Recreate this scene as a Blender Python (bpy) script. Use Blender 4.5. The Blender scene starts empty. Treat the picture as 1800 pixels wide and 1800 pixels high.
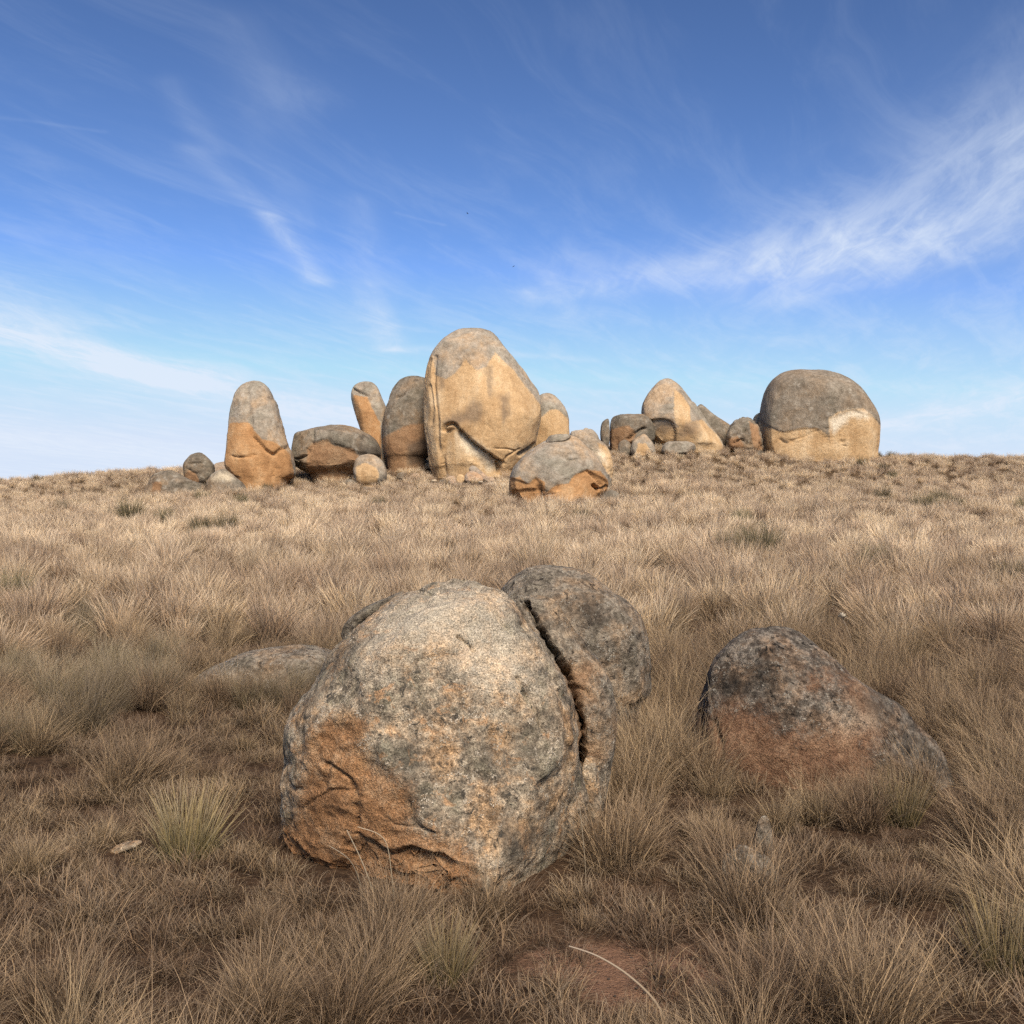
import bpy, math, random
import numpy as np
from mathutils import Matrix, Vector

# ------------------------------------------------------------------ camera, sky, sun, exposure
SC = bpy.context.scene
COL = SC.collection
EYE = np.array((0.0, 0.0, 1.6))
FPX = 1314.0                      # focal length in pixels of the 1800 px photograph
TILT = math.atan(50 / FPX)        # eye-level horizon lies 50 px below the middle

cam = bpy.data.objects.new('camera', bpy.data.cameras.new('camera'))
COL.objects.link(cam)
cam.location = EYE
cam.rotation_euler = (math.pi / 2 + TILT, 0, 0)
cam.data.sensor_width = 36
FRAME = 1314.0                    # width in pixels of the picture inside its white border
cam.data.lens = 36 * FPX / FRAME
cam.data.clip_start = 0.05
cam.data.clip_end = 6000
SC.camera = cam

SUN_EL, SUN_AZ = math.radians(42), math.radians(166)     # azimuth clockwise from +Y: behind the camera, to the right
to_sun = Vector((math.sin(SUN_AZ) * math.cos(SUN_EL), math.cos(SUN_AZ) * math.cos(SUN_EL), math.sin(SUN_EL)))
sun = bpy.data.objects.new('sun', bpy.data.lights.new('sun', 'SUN'))
COL.objects.link(sun)
sun.data.energy = 3.2
sun.data.angle = math.radians(22)
sun.data.color = (1.0, 0.87, 0.71)
sun.rotation_euler = (-to_sun).to_track_quat('-Z', 'Y').to_euler()

SC.view_settings.view_transform = 'Standard'
SC.view_settings.look = 'None'
SC.view_settings.exposure = 0.95
SC.view_settings.gamma = 1.0
SC.view_settings.use_curve_mapping = False
SC.cycles.max_bounces = 5
SC.cycles.diffuse_bounces = 2
SC.cycles.glossy_bounces = 2
SC.cycles.transmission_bounces = 3
SC.cycles.use_denoising = False
SC.cycles.use_adaptive_sampling = True
SC.cycles.adaptive_threshold = 0.03
SC.cycles.sample_clamp_indirect = 4.0


class NT:
    """small helper to write node trees"""
    def __init__(self, tree):
        self.t = tree

    def new(self, typ, ins=None, **kw):
        n = self.t.nodes.new(typ)
        for k, v in kw.items():
            setattr(n, k, v)
        for k, v in (ins or {}).items():
            s = n.inputs[k]
            if isinstance(v, bpy.types.NodeSocket):
                self.t.links.new(v, s)
            else:
                s.default_value = v
        return n

    def math(self, op, a, b=0.0, c=0.0, clamp=False):
        return self.new('ShaderNodeMath', {0: a, 1: b, 2: c}, operation=op, use_clamp=clamp).outputs[0]

    def mix(self, f, a, b, blend='MIX'):
        n = self.new('ShaderNodeMix', {0: f}, data_type='RGBA', blend_type=blend)
        for s, v in ((n.inputs[6], a), (n.inputs[7], b)):
            if isinstance(v, bpy.types.NodeSocket):
                self.t.links.new(v, s)
            else:
                s.default_value = (*v, 1)
        return n.outputs[2]

    def ramp(self, f, stops, interp='LINEAR'):
        n = self.new('ShaderNodeValToRGB', {0: f})
        r = n.color_ramp
        r.interpolation = interp
        while len(r.elements) < len(stops):
            r.elements.new(0.5)
        for e, (p, c) in zip(r.elements, stops):
            e.position = p
            e.color = (*c, 1) if hasattr(c, '__len__') else (c, c, c, 1)
        return n.outputs[0]

    def step(self, v, lo, hi):
        n = self.new('ShaderNodeMapRange', {0: v, 1: lo, 2: hi, 3: 0.0, 4: 1.0}, interpolation_type='SMOOTHSTEP')
        return n.outputs[0]

    def noise(self, vec, scale, detail=4, rough=0.55, dist=0.0):
        n = self.new('ShaderNodeTexNoise', {'Vector': vec, 'Scale': scale, 'Detail': detail, 'Roughness': rough, 'Distortion': dist})
        return n.outputs[0]


# world: physical sky with thin high cirrus drawn out along the wind
world = bpy.data.worlds.new('World')
SC.world = world
world.use_nodes = True
world.cycles.sampling_method = 'MANUAL'
world.cycles.sample_map_resolution = 256
wt = world.node_tree
wt.nodes.clear()
W = NT(wt)
sky = W.new('ShaderNodeTexSky', sky_type='NISHITA', sun_disc=False, sun_elevation=SUN_EL, sun_rotation=SUN_AZ,
            altitude=900, air_density=0.8, dust_density=1.6, ozone_density=4.5)
geo = W.new('ShaderNodeTexCoord').outputs['Generated']
sep = W.new('ShaderNodeSeparateXYZ', {0: geo})
hz = W.math('ADD', W.math('MAXIMUM', sep.outputs[2], 0.0), 0.03)
U = W.math('DIVIDE', sep.outputs[0], hz)
V = W.math('DIVIDE', sep.outputs[1], hz)
P = W.new('ShaderNodeCombineXYZ', {0: U, 1: V}).outputs[0]


def sky_uv(px, py):
    u, v = (px - 900) / FPX, (900 - py) / FPX
    ct, st = math.cos(TILT), math.sin(TILT)
    d = np.array((u, ct - v * st, st + v * ct))
    d /= np.linalg.norm(d)
    h = max(d[2], 0) + 0.03
    return d[0] / h, d[1] / h


def scaled(sx, sy, off=(0, 0, 0)):
    return W.new('ShaderNodeMapping', {'Vector': P, 'Scale': (sx, sy, 1), 'Location': off}).outputs[0]


warp = W.noise(scaled(0.9, 0.5, (3, 1, 0)), 1.0, 3, 0.6)
warp2 = W.noise(scaled(0.9, 0.5, (13, 7, 0)), 1.0, 3, 0.6)
wu = W.math('ADD', U, W.math('MULTIPLY', W.math('SUBTRACT', warp, 0.5), 0.26))
wv = W.math('ADD', V, W.math('MULTIPLY', W.math('SUBTRACT', warp2, 0.5), 0.5))
streak = W.noise(W.new('ShaderNodeCombineXYZ', {0: W.math('MULTIPLY', wu, 5.0), 1: W.math('MULTIPLY', wv, 1.1)}).outputs[0], 1.0, 6, 0.62, 0.4)
fine = W.noise(W.new('ShaderNodeCombineXYZ', {0: W.math('MULTIPLY', wu, 13.0), 1: W.math('MULTIPLY', wv, 4.0)}).outputs[0], 1.0, 5, 0.65, 0.6)
cross = W.noise(W.new('ShaderNodeCombineXYZ', {0: W.math('ADD', W.math('MULTIPLY', wu, 1.6), W.math('MULTIPLY', wv, 0.9)),
                                               1: W.math('SUBTRACT', W.math('MULTIPLY', wv, 3.0), W.math('MULTIPLY', wu, 5.0))}).outputs[0], 1.0, 6, 0.65, 0.5)


def wisp(p0, p1, w0, w1, gain):
    """soft streak between two sky directions, widths in cloud-plane units"""
    a, b = sky_uv(*p0), sky_uv(*p1)
    du, dv = b[0] - a[0], b[1] - a[1]
    L2 = du * du + dv * dv
    ru, rv = W.math('SUBTRACT', wu, a[0]), W.math('SUBTRACT', wv, a[1])
    s = W.math('DIVIDE', W.math('ADD', W.math('MULTIPLY', ru, du), W.math('MULTIPLY', rv, dv)), L2)
    sc_ = W.math('MINIMUM', W.math('MAXIMUM', s, 0.0), 1.0)
    eu = W.math('SUBTRACT', ru, W.math('MULTIPLY', sc_, du))
    ev = W.math('SUBTRACT', rv, W.math('MULTIPLY', sc_, dv))
    d2 = W.math('ADD', W.math('MULTIPLY', eu, eu), W.math('MULTIPLY', ev, ev))
    w = W.math('ADD', W.math('MULTIPLY', sc_, w1 - w0), w0)
    g = W.math('EXPONENT', W.math('MULTIPLY', W.math('DIVIDE', d2, W.math('MULTIPLY', w, w)), -1.0))
    return W.math('MULTIPLY', g, gain)


wisps = [((495, 440), (575, 520), .035, .035, .16), ((570, 515), (645, 600), .035, .05, .42),
         ((470, 350), (520, 440), .03, .03, .10),
         ((545, 280), (600, 360), .05, .09, .07), ((600, 360), (560, 430), .08, .06, .06), ((575, 450), (620, 520), .07, .06, .08),
         ((690, 490), (700, 590), .05, .05, .13), ((705, 600), (735, 690), .06, .07, .36),
         ((960, 570), (945, 620), .10, .10, .20), ((915, 610), (985, 650), .06, .08, .22),
         ((1640, 420), (1330, 560), .28, .28, .42), ((1330, 555), (1010, 610), .26, .16, .33), ((1600, 480), (1200, 590), .34, .30, .22),
         ((1700, 300), (1500, 420), .25, .2, .2),
         ((1600, 540), (1250, 625), .14, .16, .26),
         ((200, 650), (470, 730), .20, .26, .85), ((180, 600), (330, 650), .2, .2, .24), ((420, 715), (760, 800), .24, .5, .55),
         ((150, 790), (560, 840), .5, .8, .35), ((230, 393), (375, 414), .012, .010, .07), ((745, 503), (815, 520), .010, .010, .08),
         ((740, 690), (990, 706), .07, .07, .25), ((1380, 790), (1650, 730), .3, .3, .35)]
tot = None
for a in wisps:
    g = wisp(*a)
    tot = g if tot is None else W.math('ADD', tot, g)
fib = W.math('ADD', W.math('MULTIPLY', W.step(streak, 0.30, 0.72), 0.75), W.math('MULTIPLY', W.step(fine, 0.3, 0.75), 0.55))
fib2 = W.math('ADD', W.math('MULTIPLY', W.step(cross, 0.30, 0.72), 0.75), W.math('MULTIPLY', W.step(fine, 0.3, 0.75), 0.35))
fibm = W.math('MAXIMUM', fib, W.math('MULTIPLY', fib2, 0.9))
veil = W.math('MULTIPLY', W.step(cross, 0.42, 0.78), 0.07)
low = W.math('MULTIPLY', W.step(sep.outputs[2], 0.42, 0.05), W.math('MULTIPLY', W.step(fib2, 0.1, 1.2), 0.22))
cl = W.math('ADD', W.math('MULTIPLY', tot, W.math('ADD', W.math('MULTIPLY', fibm, 0.66), 0.26)), W.math('ADD', veil, low))
cl = W.math('ADD', cl, W.math('MULTIPLY', W.step(sep.outputs[2], 0.30, 0.0), 0.70))      # hazy band of far cirrus over the horizon
cl = W.math('MINIMUM', cl, 0.92)
# deep polarised blue: contrast of the sky colour raised about its mid tone
GAM, MID = 1.55, 2.45
skyg = W.new('ShaderNodeGamma', {'Color': W.new('ShaderNodeVectorMath', {0: sky.outputs[0], 3: 1 / MID}, operation='SCALE').outputs[0], 'Gamma': GAM}).outputs[0]
skyg = W.new('ShaderNodeVectorMath', {0: skyg, 3: MID}, operation='SCALE').outputs[0]
skyc = W.new('ShaderNodeHueSaturation', {'Color': skyg, 'Hue': 0.494, 'Saturation': 0.92, 'Value': 0.88}).outputs[0]
skyc = W.new('ShaderNodeVectorMath', {0: skyc, 1: (3.7, 4.55, 6.0)}, operation='MINIMUM').outputs[0]      # haze evens out the bright horizon
skymix = W.mix(cl, skyc, (4.9, 5.45, 6.3))
bg = W.new('ShaderNodeBackground', {'Color': skymix, 'Strength': 0.080})
W.new('ShaderNodeOutputWorld', {'Surface': bg.outputs[0]})

# ------------------------------------------------------------------ maths helpers
rng = np.random.default_rng(7)
CT, ST = math.cos(TILT), math.sin(TILT)


def ray(px, py):
    px, py = np.asarray(px, float), np.asarray(py, float)
    u, v = (px - 900) / FPX, (900 - py) / FPX
    return np.stack([u, CT - v * ST, ST + v * CT], -1)


def at_depth(px, py, y):
    d = ray(px, py)
    return EYE + d * (y / d[..., 1:2])


def project(p):
    q = p - EYE
    f = q[..., 1] * CT + q[..., 2] * ST
    up = -q[..., 1] * ST + q[..., 2] * CT
    f = np.maximum(f, 1e-3)
    return 900 + FPX * q[..., 0] / f, 900 - FPX * up / f


_perm = rng.permutation(512)
_grad = rng.normal(size=(512, 3))
_grad /= np.linalg.norm(_grad, axis=1)[:, None]


def perlin(p):
    i = np.floor(p).astype(np.int64)
    f = p - i
    w = f * f * f * (f * (f * 6 - 15) + 10)
    out = 0
    for dx in (0, 1):
        wx = w[:, 0] if dx else 1 - w[:, 0]
        for dy in (0, 1):
            wy = w[:, 1] if dy else 1 - w[:, 1]
            for dz in (0, 1):
                wz = w[:, 2] if dz else 1 - w[:, 2]
                h = _perm[(_perm[(_perm[(i[:, 0] + dx) & 511] + i[:, 1] + dy) & 511] + i[:, 2] + dz) & 511]
                g = _grad[h]
                out = out + wx * wy * wz * (g[:, 0] * (f[:, 0] - dx) + g[:, 1] * (f[:, 1] - dy) + g[:, 2] * (f[:, 2] - dz))
    return out * 1.5


def fbm(p, octv=4, gain=0.5):
    a, s, t = 1.0, 0.0, 0.0
    for k in range(octv):
        s = s + a * perlin(p * 2.03 ** k + 17.3 * k)
        t += a
        a *= gain
    return s / t


def pchip(xs, ys):
    xs, ys = np.array(xs, float), np.array(ys, float)
    h = np.diff(xs)
    d = np.diff(ys) / h
    m = np.zeros_like(xs)
    for k in range(1, len(xs) - 1):
        if d[k - 1] * d[k] > 0:
            w1, w2 = 2 * h[k] + h[k - 1], h[k] + 2 * h[k - 1]
            m[k] = (w1 + w2) / (w1 / d[k - 1] + w2 / d[k])
    m[0], m[-1] = d[0], d[-1]

    def f(x):
        x = np.clip(x, xs[0], xs[-1])
        k = np.clip(np.searchsorted(xs, x) - 1, 0, len(h) - 1)
        t = (x - xs[k]) / h[k]
        return ((2 * t ** 3 - 3 * t ** 2 + 1) * ys[k] + (t ** 3 - 2 * t ** 2 + t) * h[k] * m[k]
                + (-2 * t ** 3 + 3 * t ** 2) * ys[k + 1] + (t ** 3 - t ** 2) * h[k] * m[k + 1])
    return f


def smooth(x, a, b):
    t = np.clip((x - a) / (b - a), 0, 1)
    return t * t * (3 - 2 * t)


# ------------------------------------------------------------------ the hill
PROF = pchip([-400, -50, 0, 4, 8, 15, 23, 32, 43, 48, 52, 56, 65, 90, 200, 600, 1500],
             [-40, -3.2, 0, .256, .56, 1.17, 1.92, 2.94, 4.63, 5.75, 6.35, 6.5, 6.2, 3, -10, -40, -60])
CREST = pchip([-400, 0, 243, 430, 535, 700, 870, 1000, 1100, 1200, 1290, 1557, 1800, 2300],
              [915, 886, 866, 852, 848, 840, 832, 824, 818, 824, 832, 836, 842, 860])


def ground_z(x, y):
    x, y = np.asarray(x, float), np.asarray(y, float)
    yy = np.maximum(y, 8.0)
    px = 900 + FPX * x / yy
    lat = (832 - CREST(px)) / FPX
    z = PROF(y) + lat * np.minimum(yy, 60) * smooth(y, 14, 50)
    p = np.stack([x, y, np.zeros_like(x)], -1).reshape(-1, 3)
    b = (fbm(p * 0.35, 3) * 0.10 + perlin(p * 1.7) * 0.025).reshape(x.shape)
    return z + b * smooth(np.hypot(x, y), 0.5, 3) * (1 - smooth(y, 60, 120))


def ground_at(px, py):
    """ground point seen at a pixel"""
    d = ray(px, py)
    s = np.concatenate([np.arange(1.2, 12, 0.01), np.arange(12, 60, 0.05)])
    q = EYE + d * (s / d[1])[:, None]
    hit = np.where(q[:, 2] < ground_z(q[:, 0], q[:, 1]))[0]
    return q[hit[0] if len(hit) else -1]


def link(o, parent=None, **props):
    COL.objects.link(o)
    if parent is not None:
        o.parent = parent
    for k, v in props.items():
        if v is not None:
            o[k] = v
    return o


def mesh_from(name, verts, faces, smooth_=True):
    me = bpy.data.meshes.new(name)
    me.from_pydata(verts, [], faces)
    me.update()
    if smooth_:
        me.polygons.foreach_set('use_smooth', np.ones(len(me.polygons), bool))
    return me


def quad_mesh(name, verts, quads, smooth_=True):
    me = bpy.data.meshes.new(name)
    n, m = len(verts), len(quads)
    me.vertices.add(n)
    me.vertices.foreach_set('co', np.ascontiguousarray(verts, np.float32).ravel())
    k = quads.shape[1]
    me.loops.add(m * k)
    me.loops.foreach_set('vertex_index', np.ascontiguousarray(quads, np.int32).ravel())
    me.polygons.add(m)
    me.polygons.foreach_set('loop_start', np.arange(0, m * k, k, dtype=np.int32))
    me.update(calc_edges=True)
    me.polygons.foreach_set('use_smooth', np.full(m, smooth_, bool))
    me.validate()
    return me


def attr(me, name, vals):
    a = me.attributes.new(name, 'FLOAT', 'POINT')
    a.data.foreach_set('value', np.ascontiguousarray(vals, np.float32))


def new_mat(name):
    m = bpy.data.materials.new(name)
    m.use_nodes = True
    m.node_tree.nodes.clear()
    return m, NT(m.node_tree)


PATCH = ground_at(1040, 1492)      # bare reddish soil in the foreground


def build_ground():
    def axis(lo, hi, near, far):
        out, v = [0.0], 0.0
        while v < hi:
            v += near + far * max(0, v - 60) ** 1.05 * 0.03
            out.append(v)
        neg, v = [], 0.0
        while v > lo:
            v -= near + far * max(0, -v - 60) ** 1.05 * 0.03
            neg.append(v)
        return np.array(neg[::-1] + out)
    xs = axis(-1500, 1500, 0.45, 3)
    ys = axis(-400, 1500, 0.35, 3)
    X, Y = np.meshgrid(xs, ys)
    Z = ground_z(X, Y)
    v = np.stack([X, Y, Z], -1).reshape(-1, 3)
    nx, ny = len(xs), len(ys)
    i = np.arange(nx * ny).reshape(ny, nx)
    q = np.stack([i[:-1, :-1], i[:-1, 1:], i[1:, 1:], i[1:, :-1]], -1).reshape(-1, 4)
    me = quad_mesh('ground', v, q)
    m, N = new_mat('soil')
    pos = N.new('ShaderNodeNewGeometry').outputs['Position']
    n1 = N.noise(pos, 1.3, 5, 0.6)
    n2 = N.noise(pos, 22, 5, 0.65)
    n3 = N.noise(pos, 120, 3, 0.6)
    base = N.ramp(n1, [(0.3, (.026, .016, .010)), (0.7, (.065, .038, .022))])
    base = N.mix(N.step(n2, .35, .7), base, (.085, .052, .031))
    sp = N.new('ShaderNodeSeparateXYZ', {0: pos})
    dx = N.math('DIVIDE', N.math('SUBTRACT', sp.outputs[0], PATCH[0]), 0.32)
    dy = N.math('DIVIDE', N.math('SUBTRACT', sp.outputs[1], PATCH[1]), 0.25)
    dd = N.math('SQRT', N.math('ADD', N.math('MULTIPLY', dx, dx), N.math('MULTIPLY', dy, dy)))
    dd = N.math('ADD', dd, N.math('MULTIPLY', N.math('SUBTRACT', N.noise(pos, 5, 6, 0.72), 0.5), 2.6))
    sand = N.ramp(n3, [(0.25, (.13, .070, .043)), (0.6, (.215, .124, .079)), (0.8, (.31, .205, .145))])
    sand = N.mix(N.math('MULTIPLY', N.step(n2, .45, .75), 0.55), sand, (.15, .085, .055))
    far = N.step(sp.outputs[1], 9.0, 26.0)      # short dry turf higher up, darkened to paint the shadow between tussocks
    base = N.mix(far, base, N.ramp(n2, [(.3, (.055, .035, .019)), (.7, (.14, .092, .052))]))
    base = N.mix(N.step(dd, 1.25, 0.60), base, sand)
    bh = N.math('ADD', N.math('MULTIPLY', n2, 0.6), N.math('MULTIPLY', n3, 0.25))
    bump = N.new('ShaderNodeBump', {'Height': bh, 'Strength': 1.0, 'Distance': 0.05})
    b = N.new('ShaderNodeBsdfPrincipled', {'Base Color': base, 'Roughness': 0.95, 'Normal': bump.outputs[0]})
    b.inputs['Specular IOR Level'].default_value = 0.1
    N.new('ShaderNodeOutputMaterial', {'Surface': b.outputs[0]})
    me.materials.append(m)
    link(bpy.data.objects.new('ground', me), kind='structure')


build_ground()


# ------------------------------------------------------------------ rock materials
def rock_material(name, s, grey, lichen, orange, dark=(.075, .062, .05), pale=(.66, .58, .44), speck=0.5, crust=0.5, bump=1.0, edge=0.55, streak=0.0, blotch=None, soft=0.35, warm=(1.25, 1.05, .85), cool=(.80, .84, .84), chalky=0.8, con=0.14):
    """s: size in metres of the finest speckle. grey / orange: three-colour ramps. stain, shade, chalk come as signed fields on the mesh."""
    m, N = new_mat(name)
    co = N.new('ShaderNodeTexCoord').outputs['Object']
    g = lambda a: N.new('ShaderNodeAttribute', attribute_name=a).outputs['Fac']
    fine = N.noise(co, 1.0 / s, 3, 0.7)
    mid = N.noise(co, 0.22 / s, 6, 0.68)
    big = N.noise(co, 0.045 / s, 5, 0.6, 0.4)
    col = N.ramp(N.math('ADD', N.math('MULTIPLY', mid, 0.6), N.math('MULTIPLY', big, 0.4)), [(0.5 - con, grey[0]), (0.5, grey[1]), (0.5 + con, grey[2])])
    tint = N.noise(N.new('ShaderNodeMapping', {'Vector': co, 'Location': (2, 8, 4)}).outputs[0], 0.035 / s, 5, 0.65, 0.3)
    col = N.mix(N.step(tint, .46, .66), col, N.mix(1.0, col, warm, 'MULTIPLY'))
    col = N.mix(N.step(tint, .50, .34), col, N.mix(1.0, col, cool, 'MULTIPLY'))
    # crusts of pale and dark lichen, blotchy at two scales
    vo = N.new('ShaderNodeTexVoronoi', {'Vector': N.mix(0.12, co, N.new('ShaderNodeTexNoise', {'Vector': co, 'Scale': 0.5 / s}).outputs[1], 'ADD'), 'Scale': 0.16 / s}, feature='F1')
    cells = N.math('ADD', vo.outputs[0], N.math('MULTIPLY', N.math('SUBTRACT', fine, 0.5), 0.7))
    c1 = N.math('MULTIPLY', N.step(cells, 0.42, 0.22), N.step(N.noise(co, 0.10 / s, 5, 0.7), 0.46, 0.60))
    col = N.mix(N.math('MULTIPLY', c1, crust), col, lichen)
    c2 = N.math('MULTIPLY', N.step(N.noise(co, 0.13 / s, 6, 0.72, 0.6), 0.55, 0.66), crust)
    col = N.mix(c2, col, dark)
    if blotch:
        c3 = N.step(N.noise(N.new('ShaderNodeMapping', {'Vector': co, 'Location': (5, 3, 9)}).outputs[0], 0.09 / s, 5, 0.7, 0.5), 0.56, 0.66)
        col = N.mix(N.math('MULTIPLY', c3, 0.75), col, blotch)
    # iron-stained bare stone
    st = N.new('ShaderNodeMapping', {'Vector': co, 'Scale': (1, 1, 0.22)}).outputs[0]
    runs = N.noise(st, 0.16 / s, 5, 0.65)
    ocol = N.ramp(N.math('ADD', N.math('MULTIPLY', big, 0.55), N.math('MULTIPLY', N.math('ADD', N.math('MULTIPLY', runs, streak), N.math('MULTIPLY', mid, 1 - streak)), 0.45)),
                  [(0.36, orange[0]), (0.5, orange[1]), (0.64, orange[2])])
    ocol = N.mix(N.math('MULTIPLY', c2, 0.25), ocol, dark)
    wide = N.noise(co, 0.028 / s, 4, 0.6)
    jag = N.math('ADD', N.math('MULTIPLY', N.math('SUBTRACT', N.noise(co, 0.09 / s, 6, 0.78), 0.5), 3.6 * edge),
                 N.math('ADD', N.math('MULTIPLY', N.math('SUBTRACT', fine, 0.5), 1.6 * edge), N.math('MULTIPLY', N.math('SUBTRACT', wide, 0.5), 2.0 * edge)))
    col = N.mix(N.math('MULTIPLY', N.step(N.math('ADD', g('stain'), jag), -soft, soft), 0.94), col, ocol)
    jag2 = N.math('ADD', N.math('MULTIPLY', jag, 1.2), N.math('MULTIPLY', N.math('SUBTRACT', runs, 0.5), 5.0 * streak))
    col = N.mix(N.math('MULTIPLY', N.step(N.math('ADD', g('chalk'), jag2), -0.9, 1.2), chalky), col, pale)
    col = N.mix(N.math('MULTIPLY', N.step(N.math('ADD', g('dark_and_shade'), jag2), -0.9, 1.2), 0.72), col, dark)  # dark streaks and lichen, plus shadow painted into the colour
    # mineral grain
    gr = N.math('MULTIPLY', N.math('SUBTRACT', fine, 0.5), speck)
    col = N.new('ShaderNodeHueSaturation', {'Color': col, 'Value': N.math('ADD', 1.0, N.math('MULTIPLY', gr, 3.0))}).outputs[0]
    h = N.math('ADD', N.math('MULTIPLY', mid, 1.0), N.math('MULTIPLY', fine, 0.35))
    h = N.math('ADD', h, N.math('MULTIPLY', c1, 0.25 * crust))
    bp = N.new('ShaderNodeBump', {'Height': h, 'Strength': 0.75 * bump, 'Distance': s * 3.0})
    b = N.new('ShaderNodeBsdfPrincipled', {'Base Color': col, 'Roughness': 0.92, 'Normal': bp.outputs[0]})
    b.inputs['Specular IOR Level'].default_value = 0.15
    N.new('ShaderNodeOutputMaterial', {'Surface': b.outputs[0]})
    return m


TOR_GREY = ((.175, .145, .110), (.275, .233, .182), (.37, .322, .258))
TOR_GOLD = ((.34, .208, .100), (.47, .315, .168), (.57, .425, .262))
PALE = (.50, .42, .30)
M_TOR = rock_material('tor_granite', .055, TOR_GREY, (.40, .36, .30), TOR_GOLD, dark=(.155, .112, .078), pale=(.60, .52, .39), speck=.45, crust=.45, streak=.75, bump=.45, edge=.38, soft=.25)
M_DOME = rock_material('dome_granite', .05, ((.125, .102, .076), (.20, .167, .128), (.29, .248, .195)), (.37, .33, .27), TOR_GOLD, dark=(.12, .088, .06), pale=(.64, .57, .45), speck=.6, crust=.55, streak=.75, bump=.5, edge=.38, soft=.25, warm=(1.12, 1.02, .92), cool=(.85, .88, .88))
M_TOR_ORANGE = rock_material('tor_granite_rust', .05, TOR_GREY, (.40, .36, .30), ((.27, .135, .055), (.385, .21, .092), (.46, .295, .155)), dark=(.12, .085, .06), pale=PALE, speck=.45, crust=.45, streak=.5, bump=.45, edge=.40, soft=.25)
M_TOR_GREY = rock_material('tor_granite_grey', .05, ((.10, .082, .062), (.17, .142, .108), (.26, .222, .175)), (.36, .325, .27), ((.18, .098, .050), (.28, .165, .088), (.36, .24, .14)),
                           dark=(.065, .052, .040), pale=PALE, speck=.55, crust=.55, streak=.5, bump=.6, edge=.45)
M_BIG = rock_material('boulder_granite', .0065, ((.095, .076, .056), (.235, .188, .135), (.42, .345, .25)), (.58, .50, .39), ((.175, .088, .040), (.285, .150, .070), (.37, .232, .130)),
                      dark=(.060, .053, .043), pale=(.52, .46, .36), speck=1.2, crust=1.0, bump=1.2, edge=.55, blotch=(.37, .215, .11), warm=(1.45, 1.16, .88), cool=(.60, .65, .64), chalky=.50, con=.095, soft=.6)
M_DARK = rock_material('boulder_dark_lichen', .0075, ((.045, .037, .030), (.105, .088, .071), (.225, .192, .155)), (.36, .325, .27), ((.085, .044, .026), (.165, .090, .052), (.255, .155, .092)),
                       dark=(.014, .012, .010), pale=(.40, .31, .22), speck=1.0, crust=1.0, bump=1.3, edge=1.0, soft=.8, warm=(1.3, 1.05, .85), cool=(.62, .62, .60), con=.085)
M_MID = rock_material('boulder_brown_lichen', .007, ((.080, .066, .050), (.172, .143, .110), (.29, .247, .19)), (.42, .38, .31), ((.17, .098, .054), (.25, .152, .087), (.32, .215, .13)),
                      dark=(.032, .026, .021), pale=(.40, .34, .25), speck=.95, crust=1.0, bump=1.3, edge=1.0, soft=.8, warm=(1.3, 1.08, .88), cool=(.66, .67, .65), con=.095)
M_PALE = rock_material('stone_pale', .03, ((.25, .185, .135), (.34, .265, .20), (.42, .345, .275)), (.46, .42, .36), ((.26, .145, .09), (.33, .20, .135), (.40, .27, .20)), pale=PALE, speck=.4, crust=.4, bump=.7)


# ------------------------------------------------------------------ rocks
def Z(ox, oy, s):
    return lambda pts: [(ox + x / s, oy + y / s) for x, y in pts]


def catmull(pts, closed=True, per=14):
    p = np.array(pts, float)
    n = len(p)
    out = []
    for k in range(n if closed else n - 1):
        if closed:
            a, b, c, d = p[(k - 1) % n], p[k], p[(k + 1) % n], p[(k + 2) % n]
        else:
            a, b, c, d = p[max(k - 1, 0)], p[k], p[k + 1], p[min(k + 2, n - 1)]
        t = np.linspace(0, 1, per, endpoint=False)[:, None]
        out.append(0.5 * ((2 * b) + (-a + c) * t + (2 * a - 5 * b + 4 * c - d) * t ** 2 + (-a + 3 * b - 3 * c + d) * t ** 3))
    if not closed:
        out.append(p[-1:])
    return np.concatenate(out)


def seg_dist(q, poly, closed):
    """distance of points q to a polyline"""
    p = np.array(poly, float)
    e = np.concatenate([p, p[:1]]) if closed else p
    best = np.full(len(q), 1e9)
    for a, b in zip(e[:-1], e[1:]):
        ab = b - a
        t = np.clip(((q - a) @ ab) / max(ab @ ab, 1e-9), 0, 1)
        best = np.minimum(best, np.hypot(*(q - a - t[:, None] * ab).T))
    return best


def inside(q, poly):
    p = np.array(poly, float)
    r = np.zeros(len(q), bool)
    j = len(p) - 1
    for i in range(len(p)):
        cond = ((p[i, 1] > q[:, 1]) != (p[j, 1] > q[:, 1]))
        xx = (p[j, 0] - p[i, 0]) * (q[:, 1] - p[i, 1]) / (p[j, 1] - p[i, 1] + 1e-12) + p[i, 0]
        r ^= cond & (q[:, 0] < xx)
        j = i
    return r


def sdf(q, polys, unit):
    out = np.full(len(q), -1e9)
    for poly in polys:
        d = seg_dist(q, poly, True)
        out = np.maximum(out, np.where(inside(q, poly), d, -d))
    return np.clip(out / unit, -3, 3)


FOOT = []      # footprints (x, y, rx, ry) kept free of grass


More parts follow.
